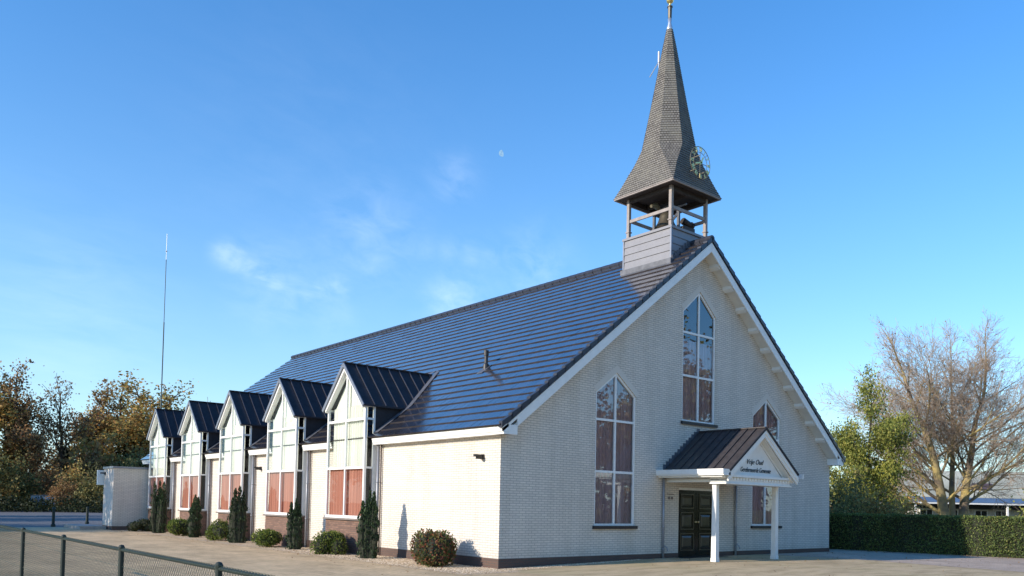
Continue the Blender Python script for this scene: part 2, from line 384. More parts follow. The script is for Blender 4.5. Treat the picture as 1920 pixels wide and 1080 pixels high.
for i in range(16000):
    if random.random() < .82: x, y = random.uniform(-1.8, -.02), random.uniform(-.9, 12)*random.random()**.4
    else:
        x = random.uniform(0, 5.2); y = -random.random()*(.62-.46*x/5.2)
    if x < -1.62 and random.random() < .6: continue
    pebble(x, y, random.uniform(.008, .020))
t = NT('pebble'); g = t.new('ShaderNodeNewGeometry')
M['pebble'] = t.base(t.ramp(g.outputs['Random Per Island'], [(0, (.28, .18, .10)), (.5, (.56, .42, .26)), (1, (.78, .66, .50))]), .8)
tag(b.build('gravel', M['pebble']), 'beige gravel strewn along the foot of the church walls', 'gravel', kind='stuff')
# ------------------------------------------------------------------ CHURCH
W, L, HW = 15.82, 28.3, 3.2
MX = W/2
ZG, EX, OV = 3.492, .2776, .411
SLP = (9.861-ZG)/(MX+EX)
ch = empty('church', (0, 0, 0), 'cream brick church with dark tiled gable roof, glazed side bays and shingled spire', 'church')
def roofz(x): return ZG+(min(x, W-x)+EX)*SLP
def wall_with_holes(bb, outer, holes, to3, depth, inward):
    """outer/holes: 2d loops; to3 maps 2d->3d; reveals pushed 'inward' by depth"""
    loops = [[Vector((x, y, 0)) for x, y in outer]]+[[Vector((x, y, 0)) for x, y in h] for h in holes]
    flat = [p for l in loops for p in l]
    for tri in tessellate_polygon(loops):
        a, c, d = [flat[i] for i in tri]
        bb.poly([to3(a.x, a.y), to3(c.x, c.y), to3(d.x, d.y)])
    iv = Vector(inward)*depth
    for h in holes:
        for i in range(len(h)):
            p = Vector(to3(*h[i])); q = Vector(to3(*h[(i+1) % len(h)])); bb.poly([p, q, q+iv, p+iv])
def arch(c, hw, z0, zs, za): return [(c-hw, z0), (c+hw, z0), (c+hw, zs), (c, za), (c-hw, zs)]
WIN = [(4.168, .83, 1.0, 4.68, 5.304, [2.50, 3.94]), (MX, .83, 4.18, 7.575, 8.289, [5.60, 6.93]), (W-4.168, .83, 1.0, 4.68, 5.304, [2.50, 3.94])]
DX0, DX1, DZ1 = 6.98, 8.94, 2.16
PL = .185   # plinth top
bay_y = [5.81+4.6235*k for k in range(5)]; BW = 2.371
bb = MB()
outer = [(0, PL), (DX0, PL), (DX0, DZ1), (DX1, DZ1), (DX1, PL), (W, PL), (W, roofz(0)-.12), (MX, roofz(MX)-.14), (0, roofz(0)-.12)]
wall_with_holes(bb, outer, [arch(c, h, z0, zs, za) for c, h, z0, zs, za, _ in WIN], lambda x, z: (x, 0, z), .12, (0, 1, 0))
for q in ((DX0, PL), (DX1, PL)): bb.poly([(q[0], 0, 0), (q[0], .2, 0), (q[0], .2, DZ1), (q[0], 0, DZ1)])
bb.poly([(DX0, 0, DZ1), (DX1, 0, DZ1), (DX1, .2, DZ1), (DX0, .2, DZ1)])
# side walls (gaps where bays stand), far gable
ys = [0]
for y in bay_y: ys += [y, y+BW]
ys += [L]
bb.build('gable_wall', M['brick'], ch)
for a, c in zip(ys[::2], ys[1::2]): bb = MB(); bb.poly([(0, a, PL), (0, c, PL), (0, c, HW+.25), (0, a, HW+.25)]); bb.build('side_wall', M['brick'], ch)
bb = MB(); bb.poly([(W, 0, PL), (W, L, PL), (W, L, HW+.25), (W, 0, HW+.25)]); bb.build('side_wall', M['brick'], ch)
bb = MB(); bb.poly([(0, L, PL), (W, L, PL), (W, L, roofz(0)-.12), (MX, L, roofz(MX)-.14), (0, L, roofz(0)-.12)]); bb.build('gable_wall', M['brick'], ch)
e = .012
for q in [(-e, DX0, -e, .1), (DX1, W+e, -e, .1), (W-.1, W+e, .1, L), (.1, W-.1, L-.1, L+e)]+[(-e, .1, a+(.1 if a == 0 else 0), c) for a, c in zip(ys[::2], ys[1::2])]:
    bb = MB(); bb.box(*q, -.5, PL); bb.build('plinth', M['plinth'], ch)
# dim interior floor and lining so windows look into a room
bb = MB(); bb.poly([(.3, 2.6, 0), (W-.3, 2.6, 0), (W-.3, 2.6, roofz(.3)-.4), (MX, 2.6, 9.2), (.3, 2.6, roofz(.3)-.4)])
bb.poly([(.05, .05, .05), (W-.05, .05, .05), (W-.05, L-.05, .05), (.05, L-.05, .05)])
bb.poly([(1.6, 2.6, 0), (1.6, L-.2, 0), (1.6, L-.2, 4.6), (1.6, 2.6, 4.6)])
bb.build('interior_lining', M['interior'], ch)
# brick arch trims
for c, h, z0, zs, za, tr in WIN:
    n = .17
    sl_ = (za-zs)/h; k = sqrt(1+sl_*sl_)*n
    for sg in (-1, 1):
        bb = MB(); bb.prism([(c+sg*h*1.0, -.006, zs+.0), (c, -.006, za), (c, -.006, za+k), (c+sg*(h+.10), -.006, zs+k-.10*sl_)], (0, .003, 0))
        bb.build('arch_trim', None, ch)
def lastmat(o, mt): o.data.materials.clear(); o.data.materials.append(mt)
t = NT('soldier_course'); n = t.noise(30, 3); sp = t.new('ShaderNodeSeparateXYZ'); t.l.new(t.pos(), sp.inputs[0])
cb = t.new('ShaderNodeCombineXYZ'); t.l.new(sp.outputs[0], cb.inputs[0])
b_ = t.new('ShaderNodeTexBrick'); t.l.new(cb.outputs[0], b_.inputs['Vector']); b_.inputs['Scale'].default_value = 1; b_.inputs['Brick Width'].default_value = .05; b_.inputs['Row Height'].default_value = 50; b_.inputs['Mortar Size'].default_value = .007
b_.inputs['Color1'].default_value = (.77, .71, .625, 1); b_.inputs['Color2'].default_value = (.70, .65, .575, 1); b_.inputs['Mortar'].default_value = (.62, .57, .50, 1)
M['soldier'] = t.base(t.mix(.2, b_.outputs[0], t.ramp(n, [(.3, (.66, .61, .54)), (.7, (.80, .74, .65))])), .85)
for o in kids(ch):
    if o.name.startswith('arch_trim'): lastmat(o, M['soldier'])
# windows in the gable
def curtain(x0, x1, y, z0, z1, axis='x', amp=.025, wl_=.14, gap=None):
    b = MB(); n = max(6, int((x1-x0)/wl_*6)); pr = None; ph = random.uniform(0, 6)
    for i in range(n+1):
        s_ = x0+(x1-x0)*i/n; o_ = amp*sin(ph+s_/wl_*2*pi+sin(s_*7))
        q = (s_, y+o_) if axis == 'x' else (y+o_, s_)
        if pr: b.poly([(pr[0], pr[1], z0), (q[0], q[1], z0), (q[0], q[1], z1), (pr[0], pr[1], z1)])
        pr = q
    return b
random.seed(11)
for wi, (c, h, z0, zs, za, tr) in enumerate(WIN):
    f = MB(); fw = .062; y0, y1 = .03, .10
    o1 = arch(c, h-.002, z0+.002, zs, za-.002); i1 = arch(c, h-fw, z0+fw, zs-.02, za-fw*1.25)
    for i in range(5):
        j = (i+1) % 5; P = [o1[i], o1[j], i1[j], i1[i]]
        f.prism([(x, y0, z) for x, z in P], (0, y1-y0, 0))
    f.box(c-.032, c+.032, y0+.004, y1-.004, z0+fw, za-fw*1.25)
    for z in tr: f.box(c-h+fw, c-.032, y0+.006, y1-.006, z-.032, z+.032); f.box(c+.032, c+h-fw, y0+.006, y1-.006, z-.032, z+.032)
    wo = f.build('window', M['white'], ch)
    g_ = MB(); g_.poly([(x, .07, z) for x, z in arch(c, h-.03, z0+.03, zs-.01, za-.04)]); g_.build('pane', M['glass'], wo)
    # curtains
    cz1 = zs if wi != 1 else tr[1]-.2
    cb_ = curtain(c-h, c+h, .15, z0-.1, cz1 if wi == 1 else za, 'x')
    cb_.build('curtain', M['rose'], wo, smooth=True)
    s_ = MB(); s_.box(c-h-.06, c+h+.06, -.07, .06, z0-.085, z0+.001); s_.build('sill', M['sill'], wo)
    if wi == 0:
        r_ = MB(); r_.box(c-h+.07, c-.04, .16, .2, tr[0]-.17, tr[0]-.04); r_.build('blind_roll', M['sheer'], wo)
# main roof: real overlapping tiles
random.seed(3)
def tile_side(sgn):
    b = MB(); NR = 28
    x_e = -EX-.06
    run = MX-x_e; sl_len = run*sqrt(1+SLP*SLP); gauge = sl_len/NR
    ux, uz = 1/sqrt(1+SLP*SLP), SLP/sqrt(1+SLP*SLP)      # up the slope
    nx, nz_ = -uz, ux                                    # outward normal
    ya, yb = -OV+.02, L+.28; tw = .30
    z_e = ZG-.05
    for r in range(NR):
        s0 = r*gauge-.02; s1 = (r+1)*gauge+.02
        y = ya - (tw/2 if r % 2 else 0)
        while y < yb:
            a, c = max(y, ya)+.002, min(y+tw, yb)-.002
            y += tw
            if c-a < .03: continue
            j1 = random.uniform(-.002, .002); j2 = random.uniform(-.0015, .0015); j3 = random.uniform(-.0012, .0012)
            h0, h1 = .040+j1, .012
            P = []
            for (yy, s_, hh) in ((a, s0, h0+j2), (c, s0, h0-j2), (c, s1, h1-j2+j3), (a, s1, h1+j2+j3)):
                P.append((x_e+ux*s_+nx*hh, yy, z_e+uz*s_+nz_*hh))
            lo = [(x_e+ux*s0+nx*(h0-.034), yy, z_e+uz*s0+nz_*(h0-.034)) for yy in (a, c)]
            if sgn < 0: P = [(W-p[0], p[1], p[2]) for p in P]; lo = [(W-p[0], p[1], p[2]) for p in lo]
            k = len(b.v); b.v += P+lo
            b.f.append((k, k+1, k+2, k+3)); b.mi.append(0)
            b.f.append((k+4, k+5, k+1, k)); b.mi.append(1)
    # under-deck
    q = [(x_e+.02, ya, z_e-.012), (x_e+.02, yb, z_e-.012), (MX, yb, z_e-.012+SLP*(run-.02)), (MX, ya, z_e-.012+SLP*(run-.02))]
    if sgn < 0: q = [(W-p[0], p[1], p[2]) for p in q]
    b.poly(q, 1)
    return b
r1 = tile_side(1); r2 = tile_side(-1)
k = len(r1.v); r1.v += r2.v; r1.f += [tuple(i+k for i in f) for f in r2.f]; r1.mi += r2.mi
roof = r1.build('roof', [M['tile'], M['tilebutt']], ch)
for part_ in (0, 1):
    b = MB()
    for i in range(int((L+.7)/.42)+1):
        y = -OV+i*.42
        if 0.3 < y < 2.1 or (y < 1) != (part_ == 0): continue
        b.tube([(MX, y-.02, 9.851), (MX, y+.40, 9.873)], [.12, .105], 10)
    b.build('ridge_tiles', M['verge'], roof)
NR = 28
for sgn in (1, -1):
    b = MB()
    for r in range(NR):
        g_ = (MX+EX+.06)/NR; xa = -EX-.06+r*g_; xb = xa+g_+.03
        for (y0, y1) in ((-OV-.035, -OV+.10),):
            P = []
            for yy in (y0, y1):
                P += [(xa, yy, ZG-.05+(xa+EX+.06)*SLP-.06), (xb, yy, ZG-.05+(xb+EX+.06)*SLP-.08), (xb, yy, ZG-.05+(xb+EX+.06)*SLP+.045), (xa, yy, ZG-.05+(xa+EX+.06)*SLP+.095)]
            if sgn < 0: P = [(W-p[0], p[1], p[2]) for p in P]
            b.hexa(P)
    b.build('verge_tiles', M['verge'], roof)
# barge boards, soffit, purlin stubs
def sloped(b, x0, x1, y0, y1, zt, zb, mirror=False):
    """band following the roof slope between x0,x1; offsets zt/zb below the roof line (vertical)"""
    P = []
    for yy in (y0, y1): P += [(x0, yy, roofz(x0)-zb), (x1, yy, roofz(x1)-zb), (x1, yy, roofz(x1)-zt), (x0, yy, roofz(x0)-zt)]
    if mirror: P = [(W-p[0], p[1], p[2]) for p in P]
    b.hexa(P)
b = MB()
for mr in (False, True):
    sloped(b, .18, MX, -OV, -OV+.04, .115, .40, mr)
    sloped(b, -EX, .18, -OV, -OV+.04, .115, .20, mr)
b.build('barge_board', M['white'], ch)
b = MB()
for mr in (False, True): sloped(b, 0.0, MX, -OV+.04, -.002, .30, .33, mr)
b.build('verge_soffit', M['soffit'], ch)
for mr in (False, True):
    for i in range(10):
        b = MB(); x = 1.0+i*.715
        zc = roofz(x)-.33; P = []
        hw = .055
        for yy in (-OV+.06, -.004): P += [(x-hw, yy, roofz(x-hw)-.43), (x+hw, yy, roofz(x+hw)-.43), (x+hw, yy, roofz(x+hw)-.335), (x-hw, yy, roofz(x-hw)-.335)]
        if mr: P = [(W-p[0], p[1], p[2]) for p in P]
        b.hexa(P); b.build('purlin_end', M['white'], ch)
# gutters
seg = [-OV] 
for y in bay_y: seg += [y-.10, y+BW+.10]
seg += [L+.25]
for side in (0, 1):
    S_ = list(zip(seg[::2], seg[1::2])) if side == 0 else [(-OV, L+.25)]
    for a, c in S_:
        b = MB()
        fl = (lambda q: q) if side == 0 else (lambda q: W-q)
        def bx(x0, x1, y0, y1, z0, z1):
            p, q = sorted((fl(x0), fl(x1))); b.box(p, q, y0, y1, z0, z1)
        bx(-EX, -.10, a, c, 3.30, 3.49); bx(-EX-.02, -EX-.001, a-.004, c, 3.37, 3.505)
        bx(-EX+.03, -.003, a+.003, c, 3.24, 3.297)
        if a == -OV: bx(-.097, .18, a-.003, -.002, 3.24, 3.475)
        b.build('gutter', M['white'], ch)
for k_, y in enumerate([0]+bay_y):   # rafter ends glimpsed under the gutter
    pass
# side downpipes beside each bay
for k_, y in enumerate(bay_y):
    b = MB(); b.tube([(-.10, y-.16, -.1), (-.10, y-.16, 3.26)], .035, 10)
    for z in (.9, 2.1): b.tube([(-.10, y-.16, z), (-.10, y-.16, z+.04)], .044, 10)
    b.build('downpipe', M['pipe'], ch, smooth=True)
    b = MB(); b.tube([(-.06, y-.26, -.1), (-.06, y-.26, 3.24)], .022, 8)
    for z in (.9, 2.1): b.tube([(-.06, y-.26, z), (-.06, y-.26, z+.03)], .030, 8)
    b.build('downpipe', M['pipebrown'], ch, smooth=True)
# roof vent
vx, vy = 2.47, 3.80; vz = roofz(vx)
b = MB(); b.lathe((vx, vy, 0), [(.10, vz-.12), (.085, vz+.14), (.055, vz+.17), (.055, vz+.40), (.075, vz+.41), (.075, vz+.56), (.03, vz+.58)], 12)
b.build('roof_vent', M['black'], ch, smooth=False)
b = MB(); P = []
for yy in (vy-.22, vy+.22):
    for x in (vx-.42, vx+.2): pass
for (x, yy) in ((vx-.26, vy-.13), (vx-.26, vy+.13), (vx+.10, vy+.13), (vx+.10, vy-.13)): P.append((x, yy, roofz(x)+.035))
b.prism(P, (0, 0, .01)); b.build('vent_flashing', M['lead'], ch)
# wall lamps
def wall_lamp(y, z, parent):
    b = MB(); b.box(-.05, 0, y-.06, y+.06, z-.06, z+.07); b.box(-.28, -.05, y-.045, y+.045, z+.0, z+.06); b.box(-.20, -.051, y-.05, y+.05, z-.055, z-.001)
    return b.build('wall_lamp', M['black'], parent)
wall_lamp(.70, 2.72, ch); wall_lamp(14.36, 2.72, ch)
# ------------------------------------------------------------------ bays
random.seed(21)
BX = -.48; Z0, ZT2, ZT1, ZS, ZA = 1.037, 2.555, 4.02, 4.46, 5.64
def make_bay(y):
    yc = y+BW/2; y1 = y+BW; org = (0, y, 0)
    # cladding body: cheeks above the main roof
    b = MB()
    for yy, s_ in ((y+.03, 1), (y1-.03, -1)):
        b.prism([(-.13, yy, 3.2), (.02, yy, 3.2), (.02, yy, 3.45), (1.15, yy, 4.38), (1.15, yy, 4.50), (-.13, yy, 4.45)], (0, .03*s_, 0))
    b.box(1.0, 1.15, y+.03, y1-.03, 4.36, 4.44)
    body = b.build('dormer_bay', M['anthra'], ch, origin=org)
    # brick base
    b = MB(); b.box(BX+.03, 0, y, y1, -.5, .965); b.build('brick_base', M['baybrick'], body)
    b = MB(); b.box(BX-.05, 0, y-.05, y1+.05, .967, 1.015); b.build('sill', M['slab'], body)
    # frame
    f = MB(); fw = .065; x0, x1 = BX, BX+.075
    o1 = arch(yc, BW/2, Z0-.018, ZS, ZA); i1 = arch(yc, BW/2-fw, Z0+fw, ZS-.02, ZA-.10)
    for i in range(5):
        j = (i+1) % 5; P = [o1[i], o1[j], i1[j], i1[i]]; f.prism([(x0, a, z) for a, z in P], (x1-x0, 0, 0))
    f.box(x0+.004, x1-.004, yc-.03, yc+.03, Z0+fw, ZA-.10)
    for z in (ZT2, ZT1): f.box(x0-.006, x1-.006, y+fw, yc-.03, z-.035, z+.035); f.box(x0-.006, x1-.006, yc+.03, y1-fw, z-.035, z+.035)
    for yy, s_ in ((y, 1), (y1, -1)):      # side frames
        a, c = sorted((yy+s_*.002, yy+s_*.07))
        f.box(-.19, -.13, a, c, Z0-.018, ZS-.02); f.box(x1, -.19, a, c, Z0-.018, Z0+.05); f.box(x1, -.19, a, c, ZS-.08, ZS-.02)
        for z in (ZT2, ZT1): f.box(x1, -.19, a+.006, c-.006, z-.03, z+.03)
        f.box(-.13, 0.0, a+.01, c-.01, Z0-.018, 3.3)
    f.build('frame', M['white'], body)
    g_ = MB(); g_.poly([(x0+.04, a, z) for a, z in arch(yc, BW/2-.03, Z0+.03, ZS, ZA-.06)][::-1])
    for yy, s_ in ((y, 1), (y1, -1)): g_.poly([(x1, yy+s_*.035, Z0), (-.19, yy+s_*.035, Z0), (-.19, yy+s_*.035, ZS), (x1, yy+s_*.035, ZS)][::s_])
    g_.build('pane', M['bayglass'], body)
    cb_ = curtain(y+.06, y1-.03, -.355, Z0-.05, ZT2, 'y', .028, .16); cb_.build('curtain', M['salmon'], body, smooth=True)
    cb_ = curtain(y+.08, y1-.20, -.34, ZT2, ZS, 'y', .02, .13)
    cb_.build('sheer_curtain', M['sheer'], body, smooth=True)
    # sheer in the peak
    b = MB(); b.poly([(-.33, y+.09, ZS), (-.33, y1-.26, ZS), (-.33, yc+.1, ZA-.20), (-.33, yc-.02, ZA-.14)]); b.build('peak_blind', M['sheer'], body)
    # back of the bay (dim)
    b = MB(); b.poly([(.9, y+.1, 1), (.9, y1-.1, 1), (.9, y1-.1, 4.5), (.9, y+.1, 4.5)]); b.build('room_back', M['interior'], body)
    # roof
    zr, ze, hy = 5.80, 4.43, 1.285
    xr = (zr-ZG)/SLP-EX+.1; xe = (ze-ZG)/SLP-EX+.12
    b = MB()
    for s_ in (1, -1):
        P = [(BX-.12, yc, zr), (xr, yc, zr), (xe, yc-s_*hy, ze), (BX-.12, yc-s_*hy, ze)]
        b.prism(P, (0, 0, -.05))
    rf = b.build('bay_roof', M['anthra'], body)
    for s_ in (1, -1):
        b = MB()
        x = BX-.12+.38
        while x < xr-.06:
            # seam runs down the slope until it meets the main roof
            ft = 1.0 if x <= xe else (xr-x)/(xr-xe)
            b.beam((x, yc-s_*.03, zr+.01), (x, yc-s_*hy*ft, zr+.012+(ze-zr)*ft), .022, .035, (0, -s_, 1)); x += .395
        b.build('seams', M['seam'], rf)
    b = MB(); b.beam((BX-.13, yc, zr+.02), (xr+.02, yc, zr+.02), .10, .03); b.build('ridge_cap', M['anthra'], rf)
    b = MB()
    for s_ in (1, -1): b.beam((BX-.135, yc, zr-.035), (BX-.135, yc-s_*(hy+.0), ze-.035), .03, .10, (0, 0, 1))
    b.build('verge_trim', M['zinctrim'], rf)
    # white boarding under the verge, lead valley beside it
    b = MB()
    for s_ in (1, -1):
        P = [(BX-.10, yc-s_*.0, ZA+.06), (BX-.10, yc-s_*(BW/2+.03), ZS+.01), (BX-.10, yc-s_*(BW/2-.02), ZS-.12), (BX-.10, yc, ZA-.07)]
        b.prism(P, (.10-.004, 0, 0))
    b.build('verge_board', M['white'], body)
    b = MB()
    for s_ in (1, -1):
        yy = yc-s_*(hy-.10)
        b.poly([(-.20, yy, roofz(-.2)+.06), (xe, yy, roofz(xe)+.05), (xe-.05, yy-s_*.24, roofz(xe-.05)+.048), (-.20, yy-s_*.24, roofz(-.2)+.048)])
        b.poly([(xe, yy, roofz(xe)+.055), (xr+.1, yc, roofz(xr+.1)+.05), (xr-.02, yc-s_*.30, roofz(xr)+.048), (xe-.05, yy-s_*.24, roofz(xe-.05)+.05)])
    b.build('valley_flashing', M['lead'], body)
    return body
bay0 = make_bay(bay_y[0])
for k_ in range(1, 5): dup(bay0, ch, (0, bay_y[k_], 0))
# ------------------------------------------------------------------ belfry and spire
CX, CY = MX, 1.365
hb = .975; ZB = 10.28
b = MB()
for i in range(6):   # shiplap boards, each a little proud at its foot
    za = ZB-.10-.235*(i+1); zb_ = ZB-.10-.235*i
    r0, r1_ = hb+.012, hb-.006
    P = [(CX-r0, CY-r0, za+.012), (CX+r0, CY-r0, za+.012), (CX+r0, CY+r0, za+.012), (CX-r0, CY+r0, za+.012), (CX-r1_, CY-r1_, zb_), (CX+r1_, CY-r1_, zb_), (CX+r1_, CY+r1_, zb_), (CX-r1_, CY+r1_, zb_)]
    b.hexa(P); b.box(CX-hb+.02, CX+hb-.02, CY-hb+.02, CY+hb-.02, za, za+.012)
tower = b.build('bell_tower', M['clad'], ch, origin=(CX, CY, 9.0))
b = MB()
for sx in (-1, 1):
    for sy in (-1, 1): b.box(*sorted((CX+sx*(hb-.03), CX+sx*(hb+.025))), *sorted((CY+sy*(hb-.03), CY+sy*(hb+.025))), 8.7, ZB-.09)
b.build('corner_trim', M['zinctrim'], tower)
b = MB(); h = hb+.04; b.box(CX-h, CX+h, CY-h, CY+h, ZB-.09, ZB-.015); b.box(CX-h+.05, CX+h-.05, CY-h+.05, CY+h-.05, ZB-.015, ZB+.01); b.build('coping', M['clad'], tower)
b = MB()
for i in range(7):   # stepped lead where the box meets the tiles
    x = CX-hb-.01+(i+1)*.13
    if x > CX: break
    b.box(x-.12, x+.02, CY-hb-.05, CY-hb-.013, roofz(x)-.05, roofz(x)+.13)
b.box(CX-hb-.09, CX-hb-.02, CY-hb-.06, CY+hb+.06, roofz(CX-hb)-.1, roofz(CX-hb)+.12)
b.build('flashing', M['lead'], tower)
hp = .87; ZE = 11.578; he = 1.217
for sx in (-1, 1):
    for sy in (-1, 1):
        b = MB(); x, y = CX+sx*hp, CY+sy*hp
        b.box(x-.052, x+.052, y-.052, y+.052, ZB+.01, ZE-.02)
        b.box(x-.075, x+.075, y-.075, y+.075, ZB+.19, ZB+.225)
        b.build('post', M['cladwood'], tower)
for (a, c, z) in (((-1, -1), (-1, 1), .56), ((1, -1), (1, 1), .56), ((-1, -1), (1, -1), .62), ((-1, 1), (1, 1), .60)):
    b = MB(); A = Vector((CX+a[0]*hp, CY+a[1]*hp, ZB+z)); C_ = Vector((CX+c[0]*hp, CY+c[1]*hp, ZB+z)); d = (C_-A).normalized()*.055
    b.beam(A+d, C_-d, .05, .10); b.build('rail', M['cladwood'], tower)
# roof frame and underside
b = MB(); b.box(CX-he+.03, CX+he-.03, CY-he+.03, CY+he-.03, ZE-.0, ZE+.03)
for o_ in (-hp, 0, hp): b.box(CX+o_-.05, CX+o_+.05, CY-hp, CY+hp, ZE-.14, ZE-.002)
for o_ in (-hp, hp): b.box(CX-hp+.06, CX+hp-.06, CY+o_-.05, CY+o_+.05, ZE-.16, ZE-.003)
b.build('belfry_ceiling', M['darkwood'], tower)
b = MB()
for a, c in (((-1, -1), (1, -1)), ((1, -1), (1, 1)), ((1, 1), (-1, 1)), ((-1, 1), (-1, -1))):
    b.beam((CX+a[0]*(he-.01), CY+a[1]*(he-.01), ZE-.002), (CX+c[0]*(he-.01), CY+c[1]*(he-.01), ZE-.002), .05, .07)
b.build('eaves_trim', M['cladwood'], tower)
def lerp(tbl, z):
    for (z0, a), (z1, c) in zip(tbl, tbl[1:]):
        if z <= z1: return a+(c-a)*(z-z0)/(z1-z0)
    return tbl[-1][1]
TA = [(11.58, 1.225), (11.9, 1.12), (12.2, 1.03), (12.6, .93), (13.05, .86), (14.4, .60), (15.6, .385), (16.6, .21), (17.25, .085)]
TR = [(11.58, 1.0), (12.3, .80), (13.05, .4142), (17.3, .4142)]
def ring(z, grow=0):
    a = lerp(TA, z)+grow; bq = a*lerp(TR, z)
    return [(CX-a, CY-bq, z), (CX-bq, CY-a, z), (CX+bq, CY-a, z), (CX+a, CY-bq, z), (CX+a, CY+bq, z), (CX+bq, CY+a, z), (CX-bq, CY+a, z), (CX-a, CY+bq, z)]
b = MB(); uvs = []; z = 11.58; CH = .085; vv = 0
while z < 17.20:
    z1 = min(z+CH*.97, 17.25)
    lo, hi, lo0 = ring(z, .016), ring(z1, .0), ring(z, -.005)
    for i in range(8):
        j = (i+1) % 8
        if (Vector(lo[i])-Vector(lo[j])).length < 1e-4 and (Vector(hi[i])-Vector(hi[j])).length < 1e-3: continue
        A, B_, C_, D = lo[i], lo[j], hi[j], hi[i]
        mid = (Vector(A)+Vector(B_))/2; dr = (Vector(B_)-Vector(A)); 
        if dr.length < 1e-4: dr = Vector(C_)-Vector(D)
        dr.normalize(); off = i*3.7
        f_ = lambda P: (Vector(P)-mid).dot(dr)+off
        b.poly([A, B_, C_, D]); uvs.append([(f_(A), vv*.085), (f_(B_), vv*.085), (f_(C_), (vv+1)*.085-.002), (f_(D), (vv+1)*.085-.002)])
        b.poly([lo0[i], lo0[j], B_, A]); uvs.append([(off, vv*.085)]*4)
    z = z1; vv += 1
spire = b.build('spire', M['shingle'], tower)
ul = spire.data.uv_layers.new(name='UVMap'); fl = [c_ for q in uvs for p_ in q for c_ in p_]
ul.data.foreach_set('uv', fl)
b = MB(); b.lathe((CX, CY, 0), [(.11, 17.14), (.10, 17.28), (.055, 17.42), (.06, 17.6)], 12); b.build('finial_collar', M['steel'], tower, smooth=True)
b = MB(); b.lathe((CX, CY, 0), [(.062, 17.6), (.07, 17.96), (.09, 17.97), (.09, 18.0), (.03, 18.01)], 12); b.build('finial_shaft', M['bell'], tower)
b = MB(); b.lathe((CX, CY, 0), [(.05, 18.01), (.03, 18.08), (.05, 18.12)]+[(.12*sin(a*pi/10), 18.22-.12*cos(a*pi/10)) for a in range(2, 10)]+[(.03, 18.4), (.012, 18.9)], 14)
b.build('finial_ball', M['gilt'], tower, smooth=True)
# bell, yoke, wheel, motor
b = MB(); bz = 10.62; b.lathe((CX-.05, CY, 0), [(.36, bz), (.34, bz+.04), (.27, bz+.16), (.22, bz+.34), (.19, bz+.44), (.10, bz+.50), (.06, bz+.52)], 20); b.build('bell', M['bell'], tower, smooth=True)
b = MB(); b.box(CX-.14, CX+.06, CY-.30, CY+.30, bz+.52, bz+.68); b.tube([(CX-.04, CY-.82, bz+.58), (CX-.04, CY+.82, bz+.58)], .03, 8)
b.beam((CX-.04, CY-.5, ZB+.01), (CX-.04, CY-.5, bz+.6), .08, .08, (1, 0, 0)); b.beam((CX-.04, CY+.5, ZB+.01), (CX-.04, CY+.5, bz+.6), .08, .08, (1, 0, 0))
b.beam((CX-.04, CY-.5, bz+.4), (CX-.35, CY-.1, ZB+.05), .07, .07)
b.build('bell_yoke', M['lead'], tower)
b = MB(); b.tube([(CX+.25, CY-.45, bz+.20), (CX+.62, CY-.45, bz+.12)], .11, 14); b.tube([(CX+.62, CY-.45, bz+.12), (CX+.70, CY-.45, bz+.10)], .14, 14); b.box(CX+.2, CX+.75, CY-.55, CY-.35, bz-.1, bz+.02); b.build('bell_motor', M['black'], tower)
b = MB(); b.tube([(CX-.62, CY+.15, bz+.62), (CX-.40, CY+.15, bz+.70), (CX-.2, CY+.15, bz+.62)], [.05, .10, .06], 8); b.build('bell_clapper', M['giltpale'], tower)
# clock on the front of the spire
KX, KY, KZ, KR = CX-.05, .03, 12.36, .50
b = MB()
for r, th in ((KR, .011), (KR*.66, .008)):
    b.tube([(KX+r*cos(2*pi*i/36), KY, KZ+r*sin(2*pi*i/36)) for i in range(37)], th, 6, False)
for a in (pi/4, 3*pi/4, 5*pi/4, 7*pi/4): b.tube([(KX+cos(a)*KR*.66, KY, KZ+sin(a)*KR*.66), (KX+cos(a)*KR, KY, KZ+sin(a)*KR)], .008, 5)
for dx, dz in ((-.2, -.25), (.2, -.25), (0, .25)): b.tube([(KX+dx, KY, KZ+dz), (KX+dx, KY+.5+max(0, dz), KZ+dz)], .014, 5)
b.tube([(KX, KY-.03, KZ), (KX, KY+.7, KZ)], .018, 6)
b.tube([(KX-.33, KY+.012, KZ), (KX+.33, KY+.012, KZ)], .010, 5); b.tube([(KX, KY+.012, KZ-.33), (KX, KY+.012, KZ+.33)], .010, 5)
clock = b.build('clock', M['giltpale'], tower, origin=(KX, KY, KZ))
ROM = ['XII', 'I', 'II', 'III', 'IIII', 'V', 'VI', 'VII', 'VIII', 'IX', 'X', 'XI']
for i, s_ in enumerate(ROM):
    a = -2*pi*i/12+pi/2; rad = Vector((cos(a), 0, sin(a))); tan = Vector((sin(a), 0, -cos(a))); c0 = Vector((KX, KY-.012, KZ))
    b = MB(); wd = {'I': .022, 'V': .07, 'X': .07}; tot = sum(wd[q]+.008 for q in s_); x = -tot/2
    for q in s_:
        cx = x+wd[q]/2
        def P(u_, v_): return c0+rad*v_+tan*u_
        r0, r1_ = KR*.70, KR*.97
        if q == 'I': b.beam(P(cx, r0), P(cx, r1_), .02, .012, (0, 1, 0))
        elif q == 'V': b.beam(P(cx, r0), P(cx-.028, r1_), .02, .012, (0, 1, 0)); b.beam(P(cx, r0), P(cx+.028, r1_), .013, .012, (0, 1, 0))
        else: b.beam(P(cx-.028, r0), P(cx+.028, r1_), .013, .012, (0, 1, 0)); b.beam(P(cx+.028, r0), P(cx-.028, r1_), .02, .012, (0, 1, 0))
        x += wd[q]+.008
    n_ = b.build('numeral', M['gilt'], tower); n_.parent = tower
